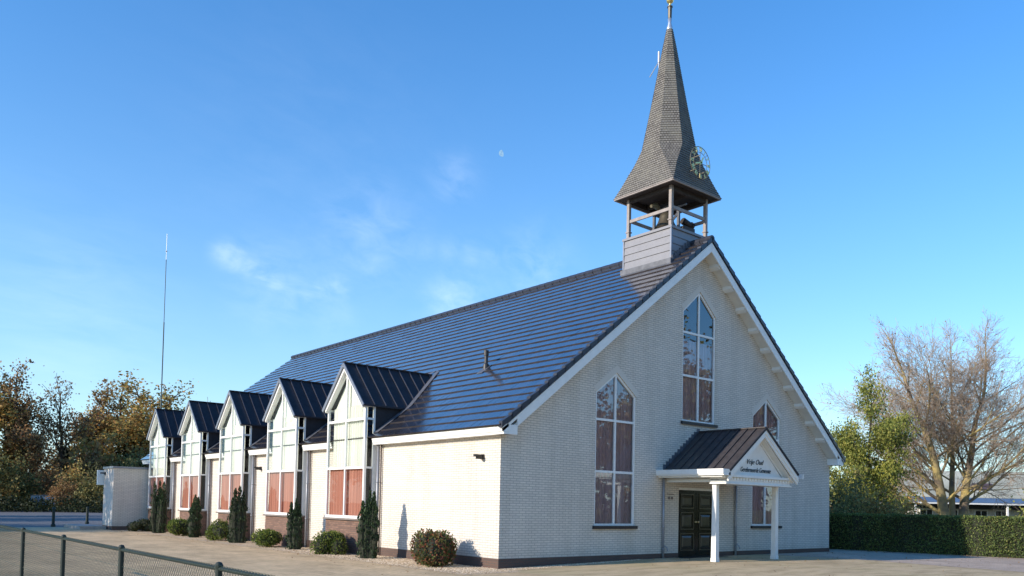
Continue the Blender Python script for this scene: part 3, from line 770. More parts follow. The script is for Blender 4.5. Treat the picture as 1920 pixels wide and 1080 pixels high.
for ang, ln, wd_ in ((radians(198), .30, .045), (radians(60), .22, .05)):
    b = MB(); c0 = Vector((KX, KY-.035, KZ)); d = Vector((cos(ang), 0, sin(ang)))
    b.beam(c0-d*.08, c0+d*ln, wd_, .01, (0, 1, 0)); b.build('clock_hand', M['gilt'], tower)
# antenna
b = MB(); ax = CX-.15
b.tube([(ax+.2, 1.36, 16.06), (ax, 1.67, 15.95), (ax, 1.68, 16.2)], .016, 6); b.tube([(ax, 1.68, 16.2), (ax, 1.68, 16.56)], .035, 8); b.tube([(ax, 1.68, 16.22), (ax-.05, 2.02, 15.82)], .016, 6)
b.build('antenna', M['steel'], tower)
# ------------------------------------------------------------------ porch
PX, PY = MX+.03, -2.35
b = MB()
zr, ze, hx = 3.90, 2.62, 1.72
for s_ in (1, -1):
    b.prism([(PX, PY, zr), (PX+s_*hx, PY, ze), (PX+s_*hx, -.003, ze), (PX, -.003, zr)], (0, 0, -.045))
porch = b.build('porch', M['porchzinc'], ch, origin=(PX, 0, 0))
b = MB()
for s_ in (1, -1):
    for i in range(1, 8):
        y = PY+i*.295; b.beam((PX+s_*.04, y, zr+.0), (PX+s_*hx, y, ze+.012), .02, .035, (s_, 0, 1))
b.beam((PX, PY, zr+.015), (PX, -.005, zr+.015), .10, .035)
b.build('roof_seams', M['porchzinc'], porch)
b = MB()
for s_ in (1, -1):
    b.beam((PX, PY-.012, zr-.02), (PX+s_*(hx+.02), PY-.012, ze-.02), .03, .06)
b.build('verge_trim', M['anthra'], porch)
b = MB(); n_ = 13
for i in range(n_):
    xa = PX-hx+i*hx/n_; z = ze+(xa-(PX-hx))*(zr-ze)/hx
    b.box(xa, xa+hx/n_+.02, -.014, -.002, z-.02, z+.20)
b.build('stepped_flashing', M['lead'], porch)
# white gable: barge boards, recessed panel, beam with dentils, gutters
b = MB()
for s_ in (1, -1):
    for (o0, o1, ya, yb) in ((.055, .17, PY, PY+.05), (.17, .27, PY+.025, PY+.07)):
        A = Vector((PX, 0, zr-o0)); B_ = Vector((PX+s_*(hx+.06), 0, ze-o0-.045)); 
        P = []
        for yy in (ya, yb): P += [(A.x, yy, A.z), (B_.x, yy, B_.z), (B_.x-s_*.03, yy, B_.z-(o1-o0)), (A.x, yy, zr-o1)]
        b.hexa(P)
b.build('barge_board', M['white'], porch)
b = MB(); yp = -2.06
b.prism([(PX-1.30, yp, 2.50), (PX+1.30, yp, 2.50), (PX, yp, 3.56)], (0, .04, 0))
for s_ in (1, -1): b.beam((PX+s_*1.42, yp-.012, 2.49), (PX, yp-.012, 3.62), .03, .09, (0, 0, 1))
b.build('gable_panel', M['white'], porch)
b = MB()
for s_ in (1, -1): b.prism([(PX, PY+.07, zr-.28), (PX+s_*(hx-.1), PY+.07, ze-.25), (PX+s_*(hx-.1), -.01, ze-.25), (PX, -.01, zr-.28)], (0, 0, -.02))
b.build('porch_ceiling', M['soffit'], porch)
b = MB()
b.box(PX-1.62, PX+1.62, -2.14, -1.62, 2.27, 2.43)
b.box(PX-1.70, PX+1.70, -2.22, -1.60, 2.432, 2.50)
b.box(PX-1.66, PX+1.66, -2.18, -1.62, 2.235, 2.268)
b.box(PX-1.58, PX-1.42, -1.62, -.004, 2.29, 2.43); b.box(PX+1.42, PX+1.58, -1.62, -.004, 2.29, 2.43)
b.build('beam', M['white'], porch)
b = MB()
for i in range(22): x = PX-1.56+i*.1448; b.box(x, x+.075, -2.17, -2.141, 2.35, 2.42)
b.build('dentils', M['white'], porch)
for s_ in (-1, 1):
    b = MB(); x0, x1 = sorted((PX+s_*1.70, PX+s_*2.02))
    b.box(x0, x1, PY if s_ < 0 else PY+.3, -.004, 2.46, 2.56); xo0, xo1 = sorted((PX+s_*2.0, PX+s_*2.05)); b.box(xo0, xo1, PY-.003, -.006, 2.50, 2.635)
    b.box(*sorted((PX+s_*1.60, PX+s_*1.94)), PY+.1, -.008, 2.415, 2.458)
    if s_ < 0: b.box(PX-1.999, PX-1.70, PY-.001, PY+.03, 2.561, 2.63)
    b.build('gutter', M['white'], porch)
    b = MB(); b.tube([(PX+s_*1.5, -1.72, .12), (PX+s_*1.5, -1.72, 2.236)], [.088, .074], 4); 
    b = MB(); X = PX+s_*1.5
    r0, r1_ = .078, .066
    b.hexa([(X-r0, -1.72-r0, .15), (X+r0, -1.72-r0, .15), (X+r0, -1.72+r0, .15), (X-r0, -1.72+r0, .15), (X-r1_, -1.72-r1_, 2.15), (X+r1_, -1.72-r1_, 2.15), (X+r1_, -1.72+r1_, 2.15), (X-r1_, -1.72+r1_, 2.15)])
    b.box(X-.070, X+.070, -1.79, -1.65, 2.15, 2.233)
    po = b.build('post', M['white'], porch)
    b = MB(); b.box(X-.086, X+.086, -1.806, -1.634, -.02, .15); b.build('post_foot', M['white'], po)
    b = MB(); xd = PX-1.74 if s_ < 0 else PX+1.89
    b.tube([(xd, -.06, -.02), (xd, -.06, 2.42)], .038, 10)
    for z in (.30, .95, 1.75): b.tube([(xd, -.06, z), (xd, -.06, z+.04)], .048, 10)
    b.tube([(xd+.02, -.09, .42), (xd+.06, -.16, .36), (xd+.06, -.18, .26)], .02, 6)
    b.build('downpipe', M['pipe'], porch, smooth=True)
# lettering on the porch gable
def text(body, size, x, z, y, mat, parent, name, shear=.35, sx=1.0, off=.0):
    c_ = bpy.data.curves.new('t', 'FONT'); c_.body = body; c_.size = size; c_.align_x = 'CENTER'; c_.shear = shear; c_.extrude = .006; c_.offset = off
    o_ = bpy.data.objects.new('t', c_); COL.objects.link(o_); bpy.context.view_layer.update()
    me = bpy.data.meshes.new_from_object(o_.evaluated_get(bpy.context.evaluated_depsgraph_get()))
    bpy.data.objects.remove(o_); me.materials.clear(); me.materials.append(mat)
    me.transform(Matrix.Translation((x, y, z)) @ Matrix.Rotation(pi/2, 4, 'X') @ Matrix.Diagonal((sx, 1, 1, 1)))
    me.transform(Matrix.Translation(-WO[parent.name]))
    o2 = bpy.data.objects.new(name, me); COL.objects.link(o2); o2.parent = parent; return o2
text('Vrije Oud', .21, PX-.14, 2.84, -2.075, M['letter'], porch, 'lettering', off=-.002)
text('Gereformeerde Gemeente', .20, PX-.08, 2.61, -2.075, M['letter'], porch, 'lettering', sx=.70, off=-.002)
# doors
b = MB(); b.box(DX0, DX0+.06, .05, .13, .05, DZ1); b.box(DX1-.06, DX1, .05, .13, .05, DZ1); b.box(DX0+.06, DX1-.06, .05, .13, DZ1-.07, DZ1)
b.build('door_frame', M['white'], ch)
mid = (DX0+DX1)/2
for s_ in (0, 1):
    xa, xb = (DX0+.062, mid-.004) if s_ == 0 else (mid+.004, DX1-.062)
    b = MB(); b.box(xa, xb, .09, .13, .06, DZ1-.075); d_ = b.build('door', M['door'], ch)
    for z0, z1 in ((.24, .78), (.88, 1.42), (1.52, 1.98)):
        b = MB(); p, q = xa+.13, xb-.13
        b.box(p, q, .070, .089, z0, z0+.035); b.box(p, q, .070, .089, z1-.035, z1); b.box(p, p+.035, .070, .089, z0+.035, z1-.035); b.box(q-.035, q, .070, .089, z0+.035, z1-.035)
        P = [(p+.09, .089, z0+.09), (q-.09, .089, z0+.09), (q-.09, .089, z1-.09), (p+.09, .089, z1-.09), (p+.14, .066, z0+.14), (q-.14, .066, z0+.14), (q-.14, .066, z1-.14), (p+.14, .066, z1-.14)]
        b.hexa(P); b.build('door_panel', M['doormould'], d_)
    b = MB(); xh = (mid-.06) if s_ == 0 else (mid+.06)
    b.tube([(xh, .088, 1.12), (xh, .04, 1.12)], .03, 12); b.tube([(xh, .05, 1.12), (xh+(-.05 if s_ == 0 else .05), .05, 1.12)], .012, 8); b.build('door_handle', M['brass'], d_)
b = MB(); b.box(DX0-.1, DX1+.1, -.35, .12, -.05, .058); b.build('doorstep', M['sill'], ch)
b = MB(); b.box(6.42, 6.74, -.012, -.003, 1.93, 1.955); b.box(6.47, 6.55, -.02, -.003, 1.79, 1.87); b.box(6.61, 6.69, -.02, -.003, 1.79, 1.87); b.build('house_number', M['slab'], ch)
# ------------------------------------------------------------------ annex
an = empty('annex', (-2, 27, 0), 'low flat roofed cream brick annex beyond the farthest glazed bay of the church', 'annex')
AX, AY, AY1, AH = -2.0, 27.0, 28.75, 3.02
b = MB(); b.box(AX, .6, AY, AY1, .12, AH-.1); b.build('wall', M['brick'], an)
b = MB(); b.box(AX-.012, .6, AY-.012, AY1+.012, -.4, .12); b.build('plinth', M['plinth'], an)
b = MB(); b.box(AX-.05, .65, AY-.05, AY1+.05, AH-.1, AH); b.build('roof_edge', M['zinctrim'], an)
b = MB(); b.box(AX-.05, AX, 28.42, 28.54, 2.62, 2.75); b.box(AX-.24, AX-.05, 28.43, 28.53, 2.67, 2.74); b.build('wall_lamp', M['black'], an)
b = MB(); b.box(AX-.28, AX+.1, AY1+.06, AY1+.2, 2.12, 2.86); b.build('sign_box', M['white'], an)
# dark low plinth slab / step by the annex
b = MB(); b.box(-3.25, -2.1, 27.6, 31.0, -.3, .10); tag(b.build('low_step', M['kerb']), 'low concrete step lying on the yard left of the annex', 'step')
for k_, (x, y) in enumerate(((-3.6, 31.7), (-.95, 36.4))):
    b = MB(); b.lathe((x, y, 0), [(.11, -.1), (.11, .05), (.075, .10), (.07, .82), (.085, .84), (.08, .9), (.03, .95)], 12)
    b.build('bollard', M['green'])
    o = bpy.data.objects['bollard' if k_ == 0 else 'bollard.001']
    tag(o, ['green steel bollard standing alone left of the low concrete step', 'green steel bollard just left of the annex corner, the farther one'][k_], 'bollard', 'bollards at the edge of the road')
# ------------------------------------------------------------------ mast
mp_ = spot(297, 90); 
b = MB(); b.tube([(mp_.x, mp_.y, -.2), (mp_.x, mp_.y, 12)], .085, 8); b.tube([(mp_.x, mp_.y, 12), (mp_.x, mp_.y, 21)], .065, 8); b.tube([(mp_.x, mp_.y, 21), (mp_.x, mp_.y, 28)], .04, 8)
ms = b.build('radio_mast', simple('mast_green', (.05, .085, .085), .5)); tag(ms, 'thin tall radio mast rising above the autumn trees at left', 'mast')
b = MB(); b.tube([(mp_.x, mp_.y, 28), (mp_.x, mp_.y, 30.9)], .022, 6); b.tube([(mp_.x, mp_.y, 28.9), (mp_.x, mp_.y, 29.0)], .09, 8); b.build('aerial', M['pipe'], ms)
# ------------------------------------------------------------------ fence
FX = -10.5; GF = -.065
fe = empty('chain_link_fence', (FX, -6, 0), 'dark green chain link fence with round posts in front of the paved yard', 'fence')
for y in (-14.6, -12.06, -9.51, -6.92, -4.40, -1.80, .78, 3.3):
    b = MB(); b.tube([(FX, y, -.3), (FX, y, 1.0)], .027, 12); b.lathe((FX, y, 0), [(.031, .985), (.033, 1.01), (.022, 1.03), (.006, 1.036)], 12); b.build('post', M['green'], fe, smooth=False)
b = MB(); b.tube([(FX, -14.6, .985), (FX, 3.3, .985)], .016, 10); b.build('top_rail', M['green'], fe)
b = MB()
for z in (.82, .45, .05): b.tube([(FX+.004, -14.6, z), (FX+.004, 3.3, z)], .0022, 5)
b.build('tension_wire', M['wire'], fe)
b = MB(); dy = .052; H_ = 1.0
y = -14.6-.8
def clipw(ya, za, yb, zb):
    ts = [0, 1]
    lo, hi = -14.6, 3.3
    if min(ya, yb) < lo or max(ya, yb) > hi:
        pts = []
        for t_ in (0, 1): pass
        d = yb-ya
        t0 = max(0, min((lo-ya)/d, (hi-ya)/d)); t1 = min(1, max((lo-ya)/d, (hi-ya)/d))
        if t1 <= t0: return None
        return (ya+d*t0, za+(zb-za)*t0), (ya+d*t1, za+(zb-za)*t1)
    return (ya, za), (yb, zb)
i = 0
while y < 3.4:
    for s_ in (1, -1):
        q = clipw(y, .0, y+s_*.93, 1.0)
        if q:
            (a, z0), (c, z1) = q
            o_ = .0018*s_; b.tube([(FX+.02+o_, a, z0), (FX+.02+o_, c, z1)], .00155, 3, False)
    y += dy
y = -14.6
while y < 3.3:   # twisted tops over the rail
    b.tube([(FX+.02, y, .985), (FX+.004, y+.006, 1.010), (FX-.014, y+.014, 1.006), (FX-.02, y+.02, .985)], .0022, 3, False); y += dy
b.build('wire_mesh', M['wire'], fe)
# ------------------------------------------------------------------ plants near the wall
random.seed(8)
def blob_plant(rx, ry, rz, n, ls, lumps=9):
    """rounded shrub: leaves on and in a lumpy dome"""
    L_ = []
    for i in range(lumps):
        a = random.uniform(0, 2*pi); e_ = random.uniform(.1, 1.3)
        L_.append((Vector((cos(a)*cos(e_)*rx*.55, sin(a)*cos(e_)*ry*.55, rz*.35+sin(e_)*rz*.35)), random.uniform(.38, .6)))
    b = MB()
    for i in range(n):
        c, s_ = random.choice(L_)
        d = Vector((random.gauss(0, 1), random.gauss(0, 1), random.gauss(0, 1))).normalized()
        r = s_*random.uniform(.55, 1.06)**.5
        p = c+Vector((d.x*rx*r, d.y*ry*r, d.z*rz*r*1.0))
        if p.z < .0: p.z = random.uniform(0, .12)
        b.leaf(p, ls*random.uniform(.7, 1.35), up=((d.x, d.y, d.z+.4), .8), asp=.55)
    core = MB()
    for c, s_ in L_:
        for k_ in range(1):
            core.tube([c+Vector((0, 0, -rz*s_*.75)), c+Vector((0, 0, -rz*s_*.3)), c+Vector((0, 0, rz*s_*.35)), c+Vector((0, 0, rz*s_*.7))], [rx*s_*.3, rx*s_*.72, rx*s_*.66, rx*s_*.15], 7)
    st = MB()
    for i in range(7):
        a = random.uniform(0, 2*pi); st.tube([(cos(a)*.04, sin(a)*.04, -.05), (cos(a)*rx*.3, sin(a)*ry*.3, rz*.5)], [.012, .006], 5)
    return b, core, st
def place_shrub(name, loc, args, mat, label, group):
    root = empty(name, (0, 0, 0), label, 'shrub', group)
    b, c, s_ = blob_plant(*args)
    b.build('foliage', mat, root); c.build('inner_twigs', M['core'], root); s_.build('stem', M['bark'], root)
    root.location = loc; return root
GS = 'round shrubs along the side wall'
place_shrub('shrub', (-.95, 1.45, -.07), (.66, .66, .82, 5200, .075, 14), M['l_red'], 'large round shrub with reddish leaf tips, nearest the church corner', GS)
place_shrub('shrub', (-1.05, 6.65, -.07), (.58, .58, .62, 3600, .07, 11), M['l_shrub'], 'bright green round shrub before the first bay, between the two nearest cypresses', GS)
place_shrub('shrub', (-1.15, 10.95, -.07), (.60, .62, .52, 3200, .075, 11), M['l_shrub'], 'wide low yellow green shrub before the second bay from the right', GS)
place_shrub('shrub', (-1.05, 15.5, -.07), (.60, .62, .66, 3200, .075, 11), M['l_shrub'], 'round yellow green shrub before the middle bay', GS)
place_shrub('shrub', (-1.10, 20.2, -.07), (.62, .62, .66, 3000, .08, 11), M['l_shrub'], 'round yellow green shrub before the fourth bay, beside the farthest cypress', GS)
place_shrub('shrub', (-1.15, 25.2, -.07), (.62, .6, .52, 2200, .08, 9), M['l_dark'], 'dull dark green shrub before the annex wall', GS)
def cypress(loc, h, w, label, seed):
    random.seed(seed)
    root = empty('cypress', (0, 0, 0), label, 'cypress', 'slim cypresses between the bays')
    b = MB(); core = MB()
    cols = [(random.uniform(-.30, .30)*w, random.uniform(-.30, .30)*w, random.uniform(.72, 1.0)*h) for i in range(6)]; cols[0] = (0, 0, h)
    for (cx, cy, hh) in cols:
        n = 900; tw = w*random.uniform(.22, .34)
        for i in range(n):
            t_ = random.random()**.9; z = .03+t_*hh
            r = tw*(1-.0*t_)*(1 if t_ < .55 else max(.1, 1-((t_-.55)/.47)**1.7))*(.75+.25*sin(z*17+cx*40))*random.uniform(.6, 1.12)
            a = random.uniform(0, 2*pi); d = Vector((cos(a), sin(a), 0)); p = Vector((cx, cy, z))+d*r
            b.leaf(p, random.uniform(.05, .10), up=((d.x*.5, d.y*.5, 1.6), .45), asp=.42)
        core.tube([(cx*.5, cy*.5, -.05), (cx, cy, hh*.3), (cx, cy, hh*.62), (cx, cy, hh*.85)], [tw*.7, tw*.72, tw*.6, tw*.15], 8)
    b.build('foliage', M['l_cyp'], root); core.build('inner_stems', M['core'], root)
    root.location = loc
cypress((-.98, 4.55, -.07), 1.88, .55, 'dark slim cypress nearest the church corner, right of the nearest bay', 1)
cypress((-.98, 9.2, -.07), 1.62, .50, 'dark slim cypress between the first and second bays from the right', 2)
cypress((-1.05, 13.75, -.07), 2.05, .66, 'tall broad cypress right of the middle bay', 3)
cypress((-1.0, 18.5, -.07), 1.72, .62, 'dark slim cypress right of the fourth bay', 4)
cypress((-1.02, 23.1, -.07), 2.35, .80, 'farthest cypress, taller, right in front of the last bay', 5)
# fallen leaves blown over the paving
random.seed(19); b = MB()
for i in range(1500):
    if i < 500: x, y = random.gauss(-1.9, .5), random.uniform(-1, 27)
    elif i < 900: y = random.uniform(-6, 1.5); x = 17.6-(y-1.6)*.18-abs(random.gauss(0, .5))
    else: x, y = random.uniform(-10, 16), random.uniform(-9, -.1)
    b.leaf((x, y, gz(x)+random.uniform(.015, .03)), random.uniform(.04, .08), up=((random.gauss(0, 1), random.gauss(0, 1), 0), .15), nrm=Vector((random.gauss(0, .2), random.gauss(0, .2), 1)), asp=.6)
tag(b.build('fallen_leaves', M['l_brown']), 'scattered brown fallen leaves on the paving', 'leaves', kind='stuff')
# ------------------------------------------------------------------ trees
def rot_about(d, ang, az):
    x = d.cross(Vector((0, 0, 1)))
    if x.length < .05: x = d.cross(Vector((0, 1, 0)))
    x.normalize(); y = d.cross(x)
    return (d*cos(ang)+(x*cos(az)+y*sin(az))*sin(ang)).normalized()
class Tree:
    def __init__(s, P): s.P = P; s.w = MB(); s.tw = MB(); s.tips = []; s.ivy = []
    def grow(s, p, d, Ln, r, lv):
        P = s.P; n = max(2, min(9, int(Ln/P['seg'][lv]))); pts = [p.copy()]; rad = [r]; dd = d.copy()
        for i in range(n):
            dd = (dd+Vector((random.gauss(0, 1), random.gauss(0, 1), random.gauss(0, 1)))*P['wob'][lv]+Vector((0, 0, P['trop'][lv]))).normalized()
            p = p+dd*(Ln/n); pts.append(p.copy()); rad.append(max(P['rmin'], r*(1-(1-P['tap'][lv])*(i+1)/n)))
        tgt = s.w if lv <= P['wl'] else s.tw
        tgt.tube(pts, rad, (9, 7, 5, 4, 3, 3)[lv], False)
        last = P['lv']
        if lv >= last:
            s.tips.append((pts[-1], dd)); 
            if len(pts) > 2: s.tips.append((pts[-2], dd))
            return
        cnt = P['cnt'][lv]; cnt = max(1, int(cnt*random.uniform(.8, 1.25)+.5)); az = random.uniform(0, 6.28)
        for k_ in range(cnt):
            t_ = P['t0'][lv]+(1-P['t0'][lv])*(k_+random.random()*.8)/cnt; t_ = min(t_, .999)
            f = t_*n; i = int(f); q = pts[i].lerp(pts[i+1], f-i); rr = rad[i]*(1-(f-i))+rad[i+1]*(f-i)
            dl = (pts[i+1]-pts[i]).normalized(); az += 2.4+random.uniform(-.5, .5)
            nd = rot_about(dl, P['ang'][lv]*random.uniform(.7, 1.25), az)
            s.grow(q, nd, Ln*P['rat'][lv]*random.uniform(.75, 1.2)*(1-P.get('dt', .35)*t_), min(rr*P['rr'][lv], rr*.9), lv+1)
        s.grow(pts[-1], dd, Ln*P['rat'][lv]*.9, rad[-1]*.95, lv+1)
def leaves(tips, n, size, spread, asp=.8):
    b = MB()
    for i in range(n):
        p, d = random.choice(tips); q = p+Vector((random.gauss(0, spread), random.gauss(0, spread), random.gauss(0, spread*.8)))
        b.leaf(q, size*random.uniform(.6, 1.4), asp=asp)
    return b
# big bare tree at right
random.seed(5)
PB = dict(dt=.12, seg=[.9, .7, .55, .4, .3, .25], wob=[.045, .08, .11, .14, .18, .2], trop=[.03, .05, .03, .03, .03, .03], tap=[.40, .45, .4, .4, .45, .5], rmin=.0065, wl=2, lv=5,
          cnt=[11, 7, 6, 4, 2, 0], t0=[.32, .18, .18, .15, .15, 0], ang=[.92, .62, .60, .6, .6, .6], rat=[.60, .52, .52, .56, .6, .6], rr=[.36, .48, .55, .6, .6, .6])
def bare_tree(loc, label, P, stems, sc=1.0, group=None, leafn=1500, name='bare_tree', twigmat='twig'):
    root = empty(name, (0, 0, 0), label, 'tree', group); T = Tree(P)
    for p, d, Ln, r, lv in stems: T.grow(Vector(p), Vector(d).normalized(), Ln, r, lv)
    print(name, 'top', max(v[2] for v in (T.tw.v or T.w.v)), 'tips', len(T.tips)); T.w.build('trunk', M['mossbark'], root, smooth=True); T.tw.v and T.tw.build('twigs', M[twigmat], root)
    if leafn: leaves(T.tips, leafn, .11, .08).build('withered_leaves', M['l_brown'], root)
    root.location = loc; root.scale = (sc, sc, sc); return root
RV = RX.copy(); RV.z = 0; RV.normalize()      # sideways as seen in the photograph
def sv(a, up, dp=0.0):
    q = RV*a+Vector((0, 0, up))+Vector((FZ.x, FZ.y, 0))*dp; return (q.x, q.y, q.z)
tb = spot(1786, 50, 0)
stems = [(sv(-.22, -.3), sv(-.17, 1), 7.6, .36, 0), (sv(.20, -.3), sv(.25, 1), 7.6, .33, 0), (sv(.02, 1.2), sv(.02, 1, .12), 6.6, .20, 0),
         (sv(-.45, 2.2), sv(-.85, .5, .3), 4.4, .11, 1), (sv(-.4, 1.4), sv(-1, .5, -.2), 4.6, .12, 1), (sv(.5, 2.0), sv(.9, .5, .2), 4.4, .11, 1), (sv(.8, 3.0), sv(1, .4, -.4), 4.0, .10, 1)]
bare_tree(tb, 'big bare leafless tree with two mossy stems behind the hedge at right', PB, stems, leafn=1300)
# trees with foliage
def leafy(name, loc, label, h, P, leafn, lsize, spread, lmat, group, ivy=0, r0=.30, woodmat='bark', scale=(1, 1, 1), d0=(0, 0, 1)):
    root = empty(name, (0, 0, 0), label, 'tree', group); T = Tree(P)
    T.grow(Vector((0, 0, -.3)), Vector(d0).normalized(), h, r0, 0)
    k0 = len(T.w.v); T.w.v += T.tw.v; T.w.f += [tuple(i+k0 for i in f) for f in T.tw.f]; T.w.mi += T.tw.mi
    print(label[:30], 'top', max(v[2] for v in T.w.v), 'tips', len(T.tips)); T.w.build('trunk', M[woodmat], root); leaves(T.tips, leafn, lsize, spread).build('crown', lmat, root)
    if ivy:
        b = MB()
        for i in range(ivy):
            z = random.random()**.8*h*.95; a = random.uniform(0, 6.28); r = random.uniform(.25, .85)*(1-.4*z/h)
            b.leaf((cos(a)*r+random.gauss(0, .1), sin(a)*r, z), .24*random.uniform(.6, 1.3))
        b.build('ivy', M['l_ivy'], root)
    root.location = loc; root.scale = scale; return root
PL1 = dict(seg=[1.2, .9, .7, .6, .5], wob=[.06, .14, .18, .2, .2], trop=[.02, .06, .05, .03, 0], tap=[.6, .45, .4, .4, .4], rmin=.02, wl=4, lv=3,
           cnt=[9, 6, 5, 0], t0=[.30, .25, .2, 0], ang=[.7, .75, .7, .6], rat=[.50, .55, .55, .5], rr=[.5, .55, .6, .6])
random.seed(31)
GT = 'autumn trees beyond the road'
tA = leafy('autumn_tree', spot(228, 97), 'tallest golden brown autumn tree, behind and above the annex', 10.6, PL1, 6500, .30, .42, M['l_gold'], GT, ivy=1500, scale=(1.25, 1.25, .92))
tB = leafy('autumn_tree', spot(118, 92), 'thin leaved tree with three forking dark limbs, left of the tall golden trees', 7.4, dict(PL1, cnt=[5, 6, 5, 0], t0=[.75, .3, .2, 0], ang=[.5, .6, .6, .5], rat=[.75, .55, .55, .5]), 1800, .24, .35, M['l_brown'], GT, ivy=1300)
tC = leafy('autumn_tree', spot(170, 99), 'ivy clad autumn tree between the forking tree and the tall golden one', 9.8, PL1, 5200, .28, .42, M['l_brown'], GT, ivy=2000)
tD = leafy('autumn_tree', spot(300, 100), 'golden autumn tree with the radio mast before it', 10.4, PL1, 6500, .30, .42, M['l_gold'], GT, ivy=1200, scale=(1.2, 1.2, .92))
def copyt(src, loc, label, rz, sc):
    c = dup(src, None, loc); c.rotation_euler = (0, 0, rz); c.scale = (sc*src.scale.x, sc*src.scale.y, sc*src.scale.z*random.uniform(.95, 1.05)); c['label'] = label; return c
copyt(tA, spot(262, 103), 'autumn tree between the two golden ones behind the annex, partly hidden by both', 1.9, .97)
copyt(tD, spot(345, 112), 'low far autumn tree half hidden by the farthest bay roof', 2.6, .62)
copyt(tC, spot(12, 88), 'big brown tree with pointed crown at the left edge of the photo', 4.0, .98)
copyt(tA, spot(-45, 84), 'autumn tree standing just outside the left edge, its branches reaching in', .8, 1.0)
copyt(tC, spot(60, 108), 'smaller brown tree between the left edge tree and the forking tree', 2.2, .66)
# understorey shrubs, individually
random.seed(41)
PU = dict(seg=[.7, .6, .5, .4], wob=[.14, .18, .2, .2], trop=[.05, .03, .02, 0], tap=[.6, .5, .4, .4], rmin=.012, wl=4, lv=2, cnt=[8, 6, 0], t0=[.12, .2, 0], ang=[.9, .8, .7], rat=[.75, .55, .5], rr=[.5, .6, .6])
GU = 'understorey bushes beyond the road'
us = [leafy('bush', spot(30, 82), 'wide olive bush at the left end of the roadside thicket', 3.1, PU, 2600, .22, .38, M['l_olive'], GU, r0=.08),
      leafy('bush', spot(90, 86), 'brown leaved bush behind the pale shed', 3.2, PU, 2400, .22, .40, M['l_brown'], GU, r0=.08),
      leafy('bush', spot(140, 83), 'golden olive bush right of the pale shed', 2.9, PU, 2400, .22, .38, M['l_gold'], GU, r0=.08)]
for o in us:
    for c in kids(o): c.name = c.name
ul_ = [(0, -30, 80, 1.25, 'tall olive bush rising at the left edge of the photo'), (2, 5, 90, 1.5, 'high golden bush behind the olive bush at the left edge'), (1, 62, 93, 1.55, 'high brown bush rising over the shed at left'), (0, 118, 95, 1.45, 'dark olive bush at the foot of the forking tree'),
       (1, 165, 90, 1.35, 'brown bush between the shed and the annex'), (2, 200, 94, 1.6, 'golden bush just left above the annex roof'), (0, 240, 92, 1.35, 'olive bush rising over the annex roof'), (1, 285, 95, 1.5, 'brown bush behind the farthest bay'), (0, 330, 98, 1.3, 'olive bush behind the second farthest bay'), (0, 185, 80, .8, 'low dark bush at the left side of the annex'), (1, 120, 80, .62, 'low brown bush at the road edge right of the shed'), (2, 15, 80, .7, 'low golden bush at the road edge left of the shed')]
for i, u, D, sc, lb in ul_: copyt(us[i], spot(u, D), lb, random.uniform(0, 6), sc)
# far woods and scrub: nobody could count them
def wood(name, pts, hmin, hmax, n, size, mat, label):
    b = MB()
    for i in range(n):
        k_ = random.random()*(len(pts)-1); j = int(k_); A = Vector(pts[j]); B_ = Vector(pts[j+1]); p = A.lerp(B_, k_-j)
        top = hmin+(hmax-hmin)*(.5+.5*sin(k_*9+sin(k_*23)*1.3))*random.uniform(.75, 1.05)
        b.leaf((p.x+random.gauss(0, 1.6), p.y+random.gauss(0, 1.6), random.random()**.8*top), size*random.uniform(.6, 1.4))
    tag(b.build(name, mat), label, 'thicket', kind='stuff')
wood('roadside_thicket', [tuple(spot(u, 104)) for u in (-200, -60, 60, 180, 320, 460)], 1.8, 4.2, 11000, .40, M['l_olive'], 'dark leafy thicket filling the gaps between the far trees')
wood('undergrowth', [tuple(spot(u, 79)) for u in (-150, -40, 60, 200, 330)], .5, 1.6, 9000, .2, M['l_ivy'], 'low dark undergrowth along the far road edge')
wood('distant_wood', [tuple(spot(u, 175)) for u in (1500, 1640, 1760, 1880, 2050)], 5, 10.5, 26000, .42, M['l_brown'], 'hazy brown wood on the horizon beyond the barn')
random.seed(90)
# bare far tree behind the dormers
PF = dict(PB, lv=3, cnt=[8, 7, 6, 0], rmin=.03, seg=[1, .8, .6, .5])
bare_tree(spot(405, 118), 'faint bare tree showing just above the second farthest bay roof', dict(PF, wl=3), [((0, 0, 0), (0, 0, 1), 8.6, .25, 0)], group=None, leafn=0, sc=1.0)
# green tree and scrub at right
PC = dict(seg=[1, .8, .6, .5, .4], wob=[.05, .14, .18, .2, .2], trop=[.02, .03, .03, .02, 0], tap=[.35, .45, .4, .4, .4], rmin=.012, wl=4, lv=3,
          cnt=[17, 6, 5, 0], t0=[.12, .25, .2, 0], ang=[1.1, .75, .7, .6], rat=[.42, .5, .5, .5], rr=[.35, .55, .6, .6])
random.seed(14)
leafy('evergreen_tree', spot(1625, 44), 'bushy yellow green tree between the church gable and the bare tree', 6.0, PC, 34000, .12, .28, M['l_con'], None, r0=.2, scale=(.76, .76, 1.0))
GR = 'scrubby bushes behind the hedge'
PS = dict(PU, rmin=.008, cnt=[9, 7, 0])
v1 = leafy('bush', spot(1650, 36), 'russet leaved bush behind the hedge below the yellow green tree', 1.75, PS, 2600, .10, .22, M['l_gold'], GR, r0=.045)
v2 = leafy('bush', spot(1585, 37), 'olive bush behind the hedge, right beside the church corner', 1.75, PS, 3200, .10, .22, M['l_olive'], GR, r0=.045)
copyt(v2, spot(1618, 40), 'olive bush behind the hedge, between the corner bush and the russet one', 1.5, 1.15)
copyt(v1, spot(1690, 41), 'russet bush behind the hedge, nearest to the bare tree stems', 3.5, 1.0)
leafy('bush', spot(1948, 30), 'yellow green leaved bush at the right edge of the photo', 1.5, PS, 1200, .12, .2, M['l_con'], None, r0=.04)
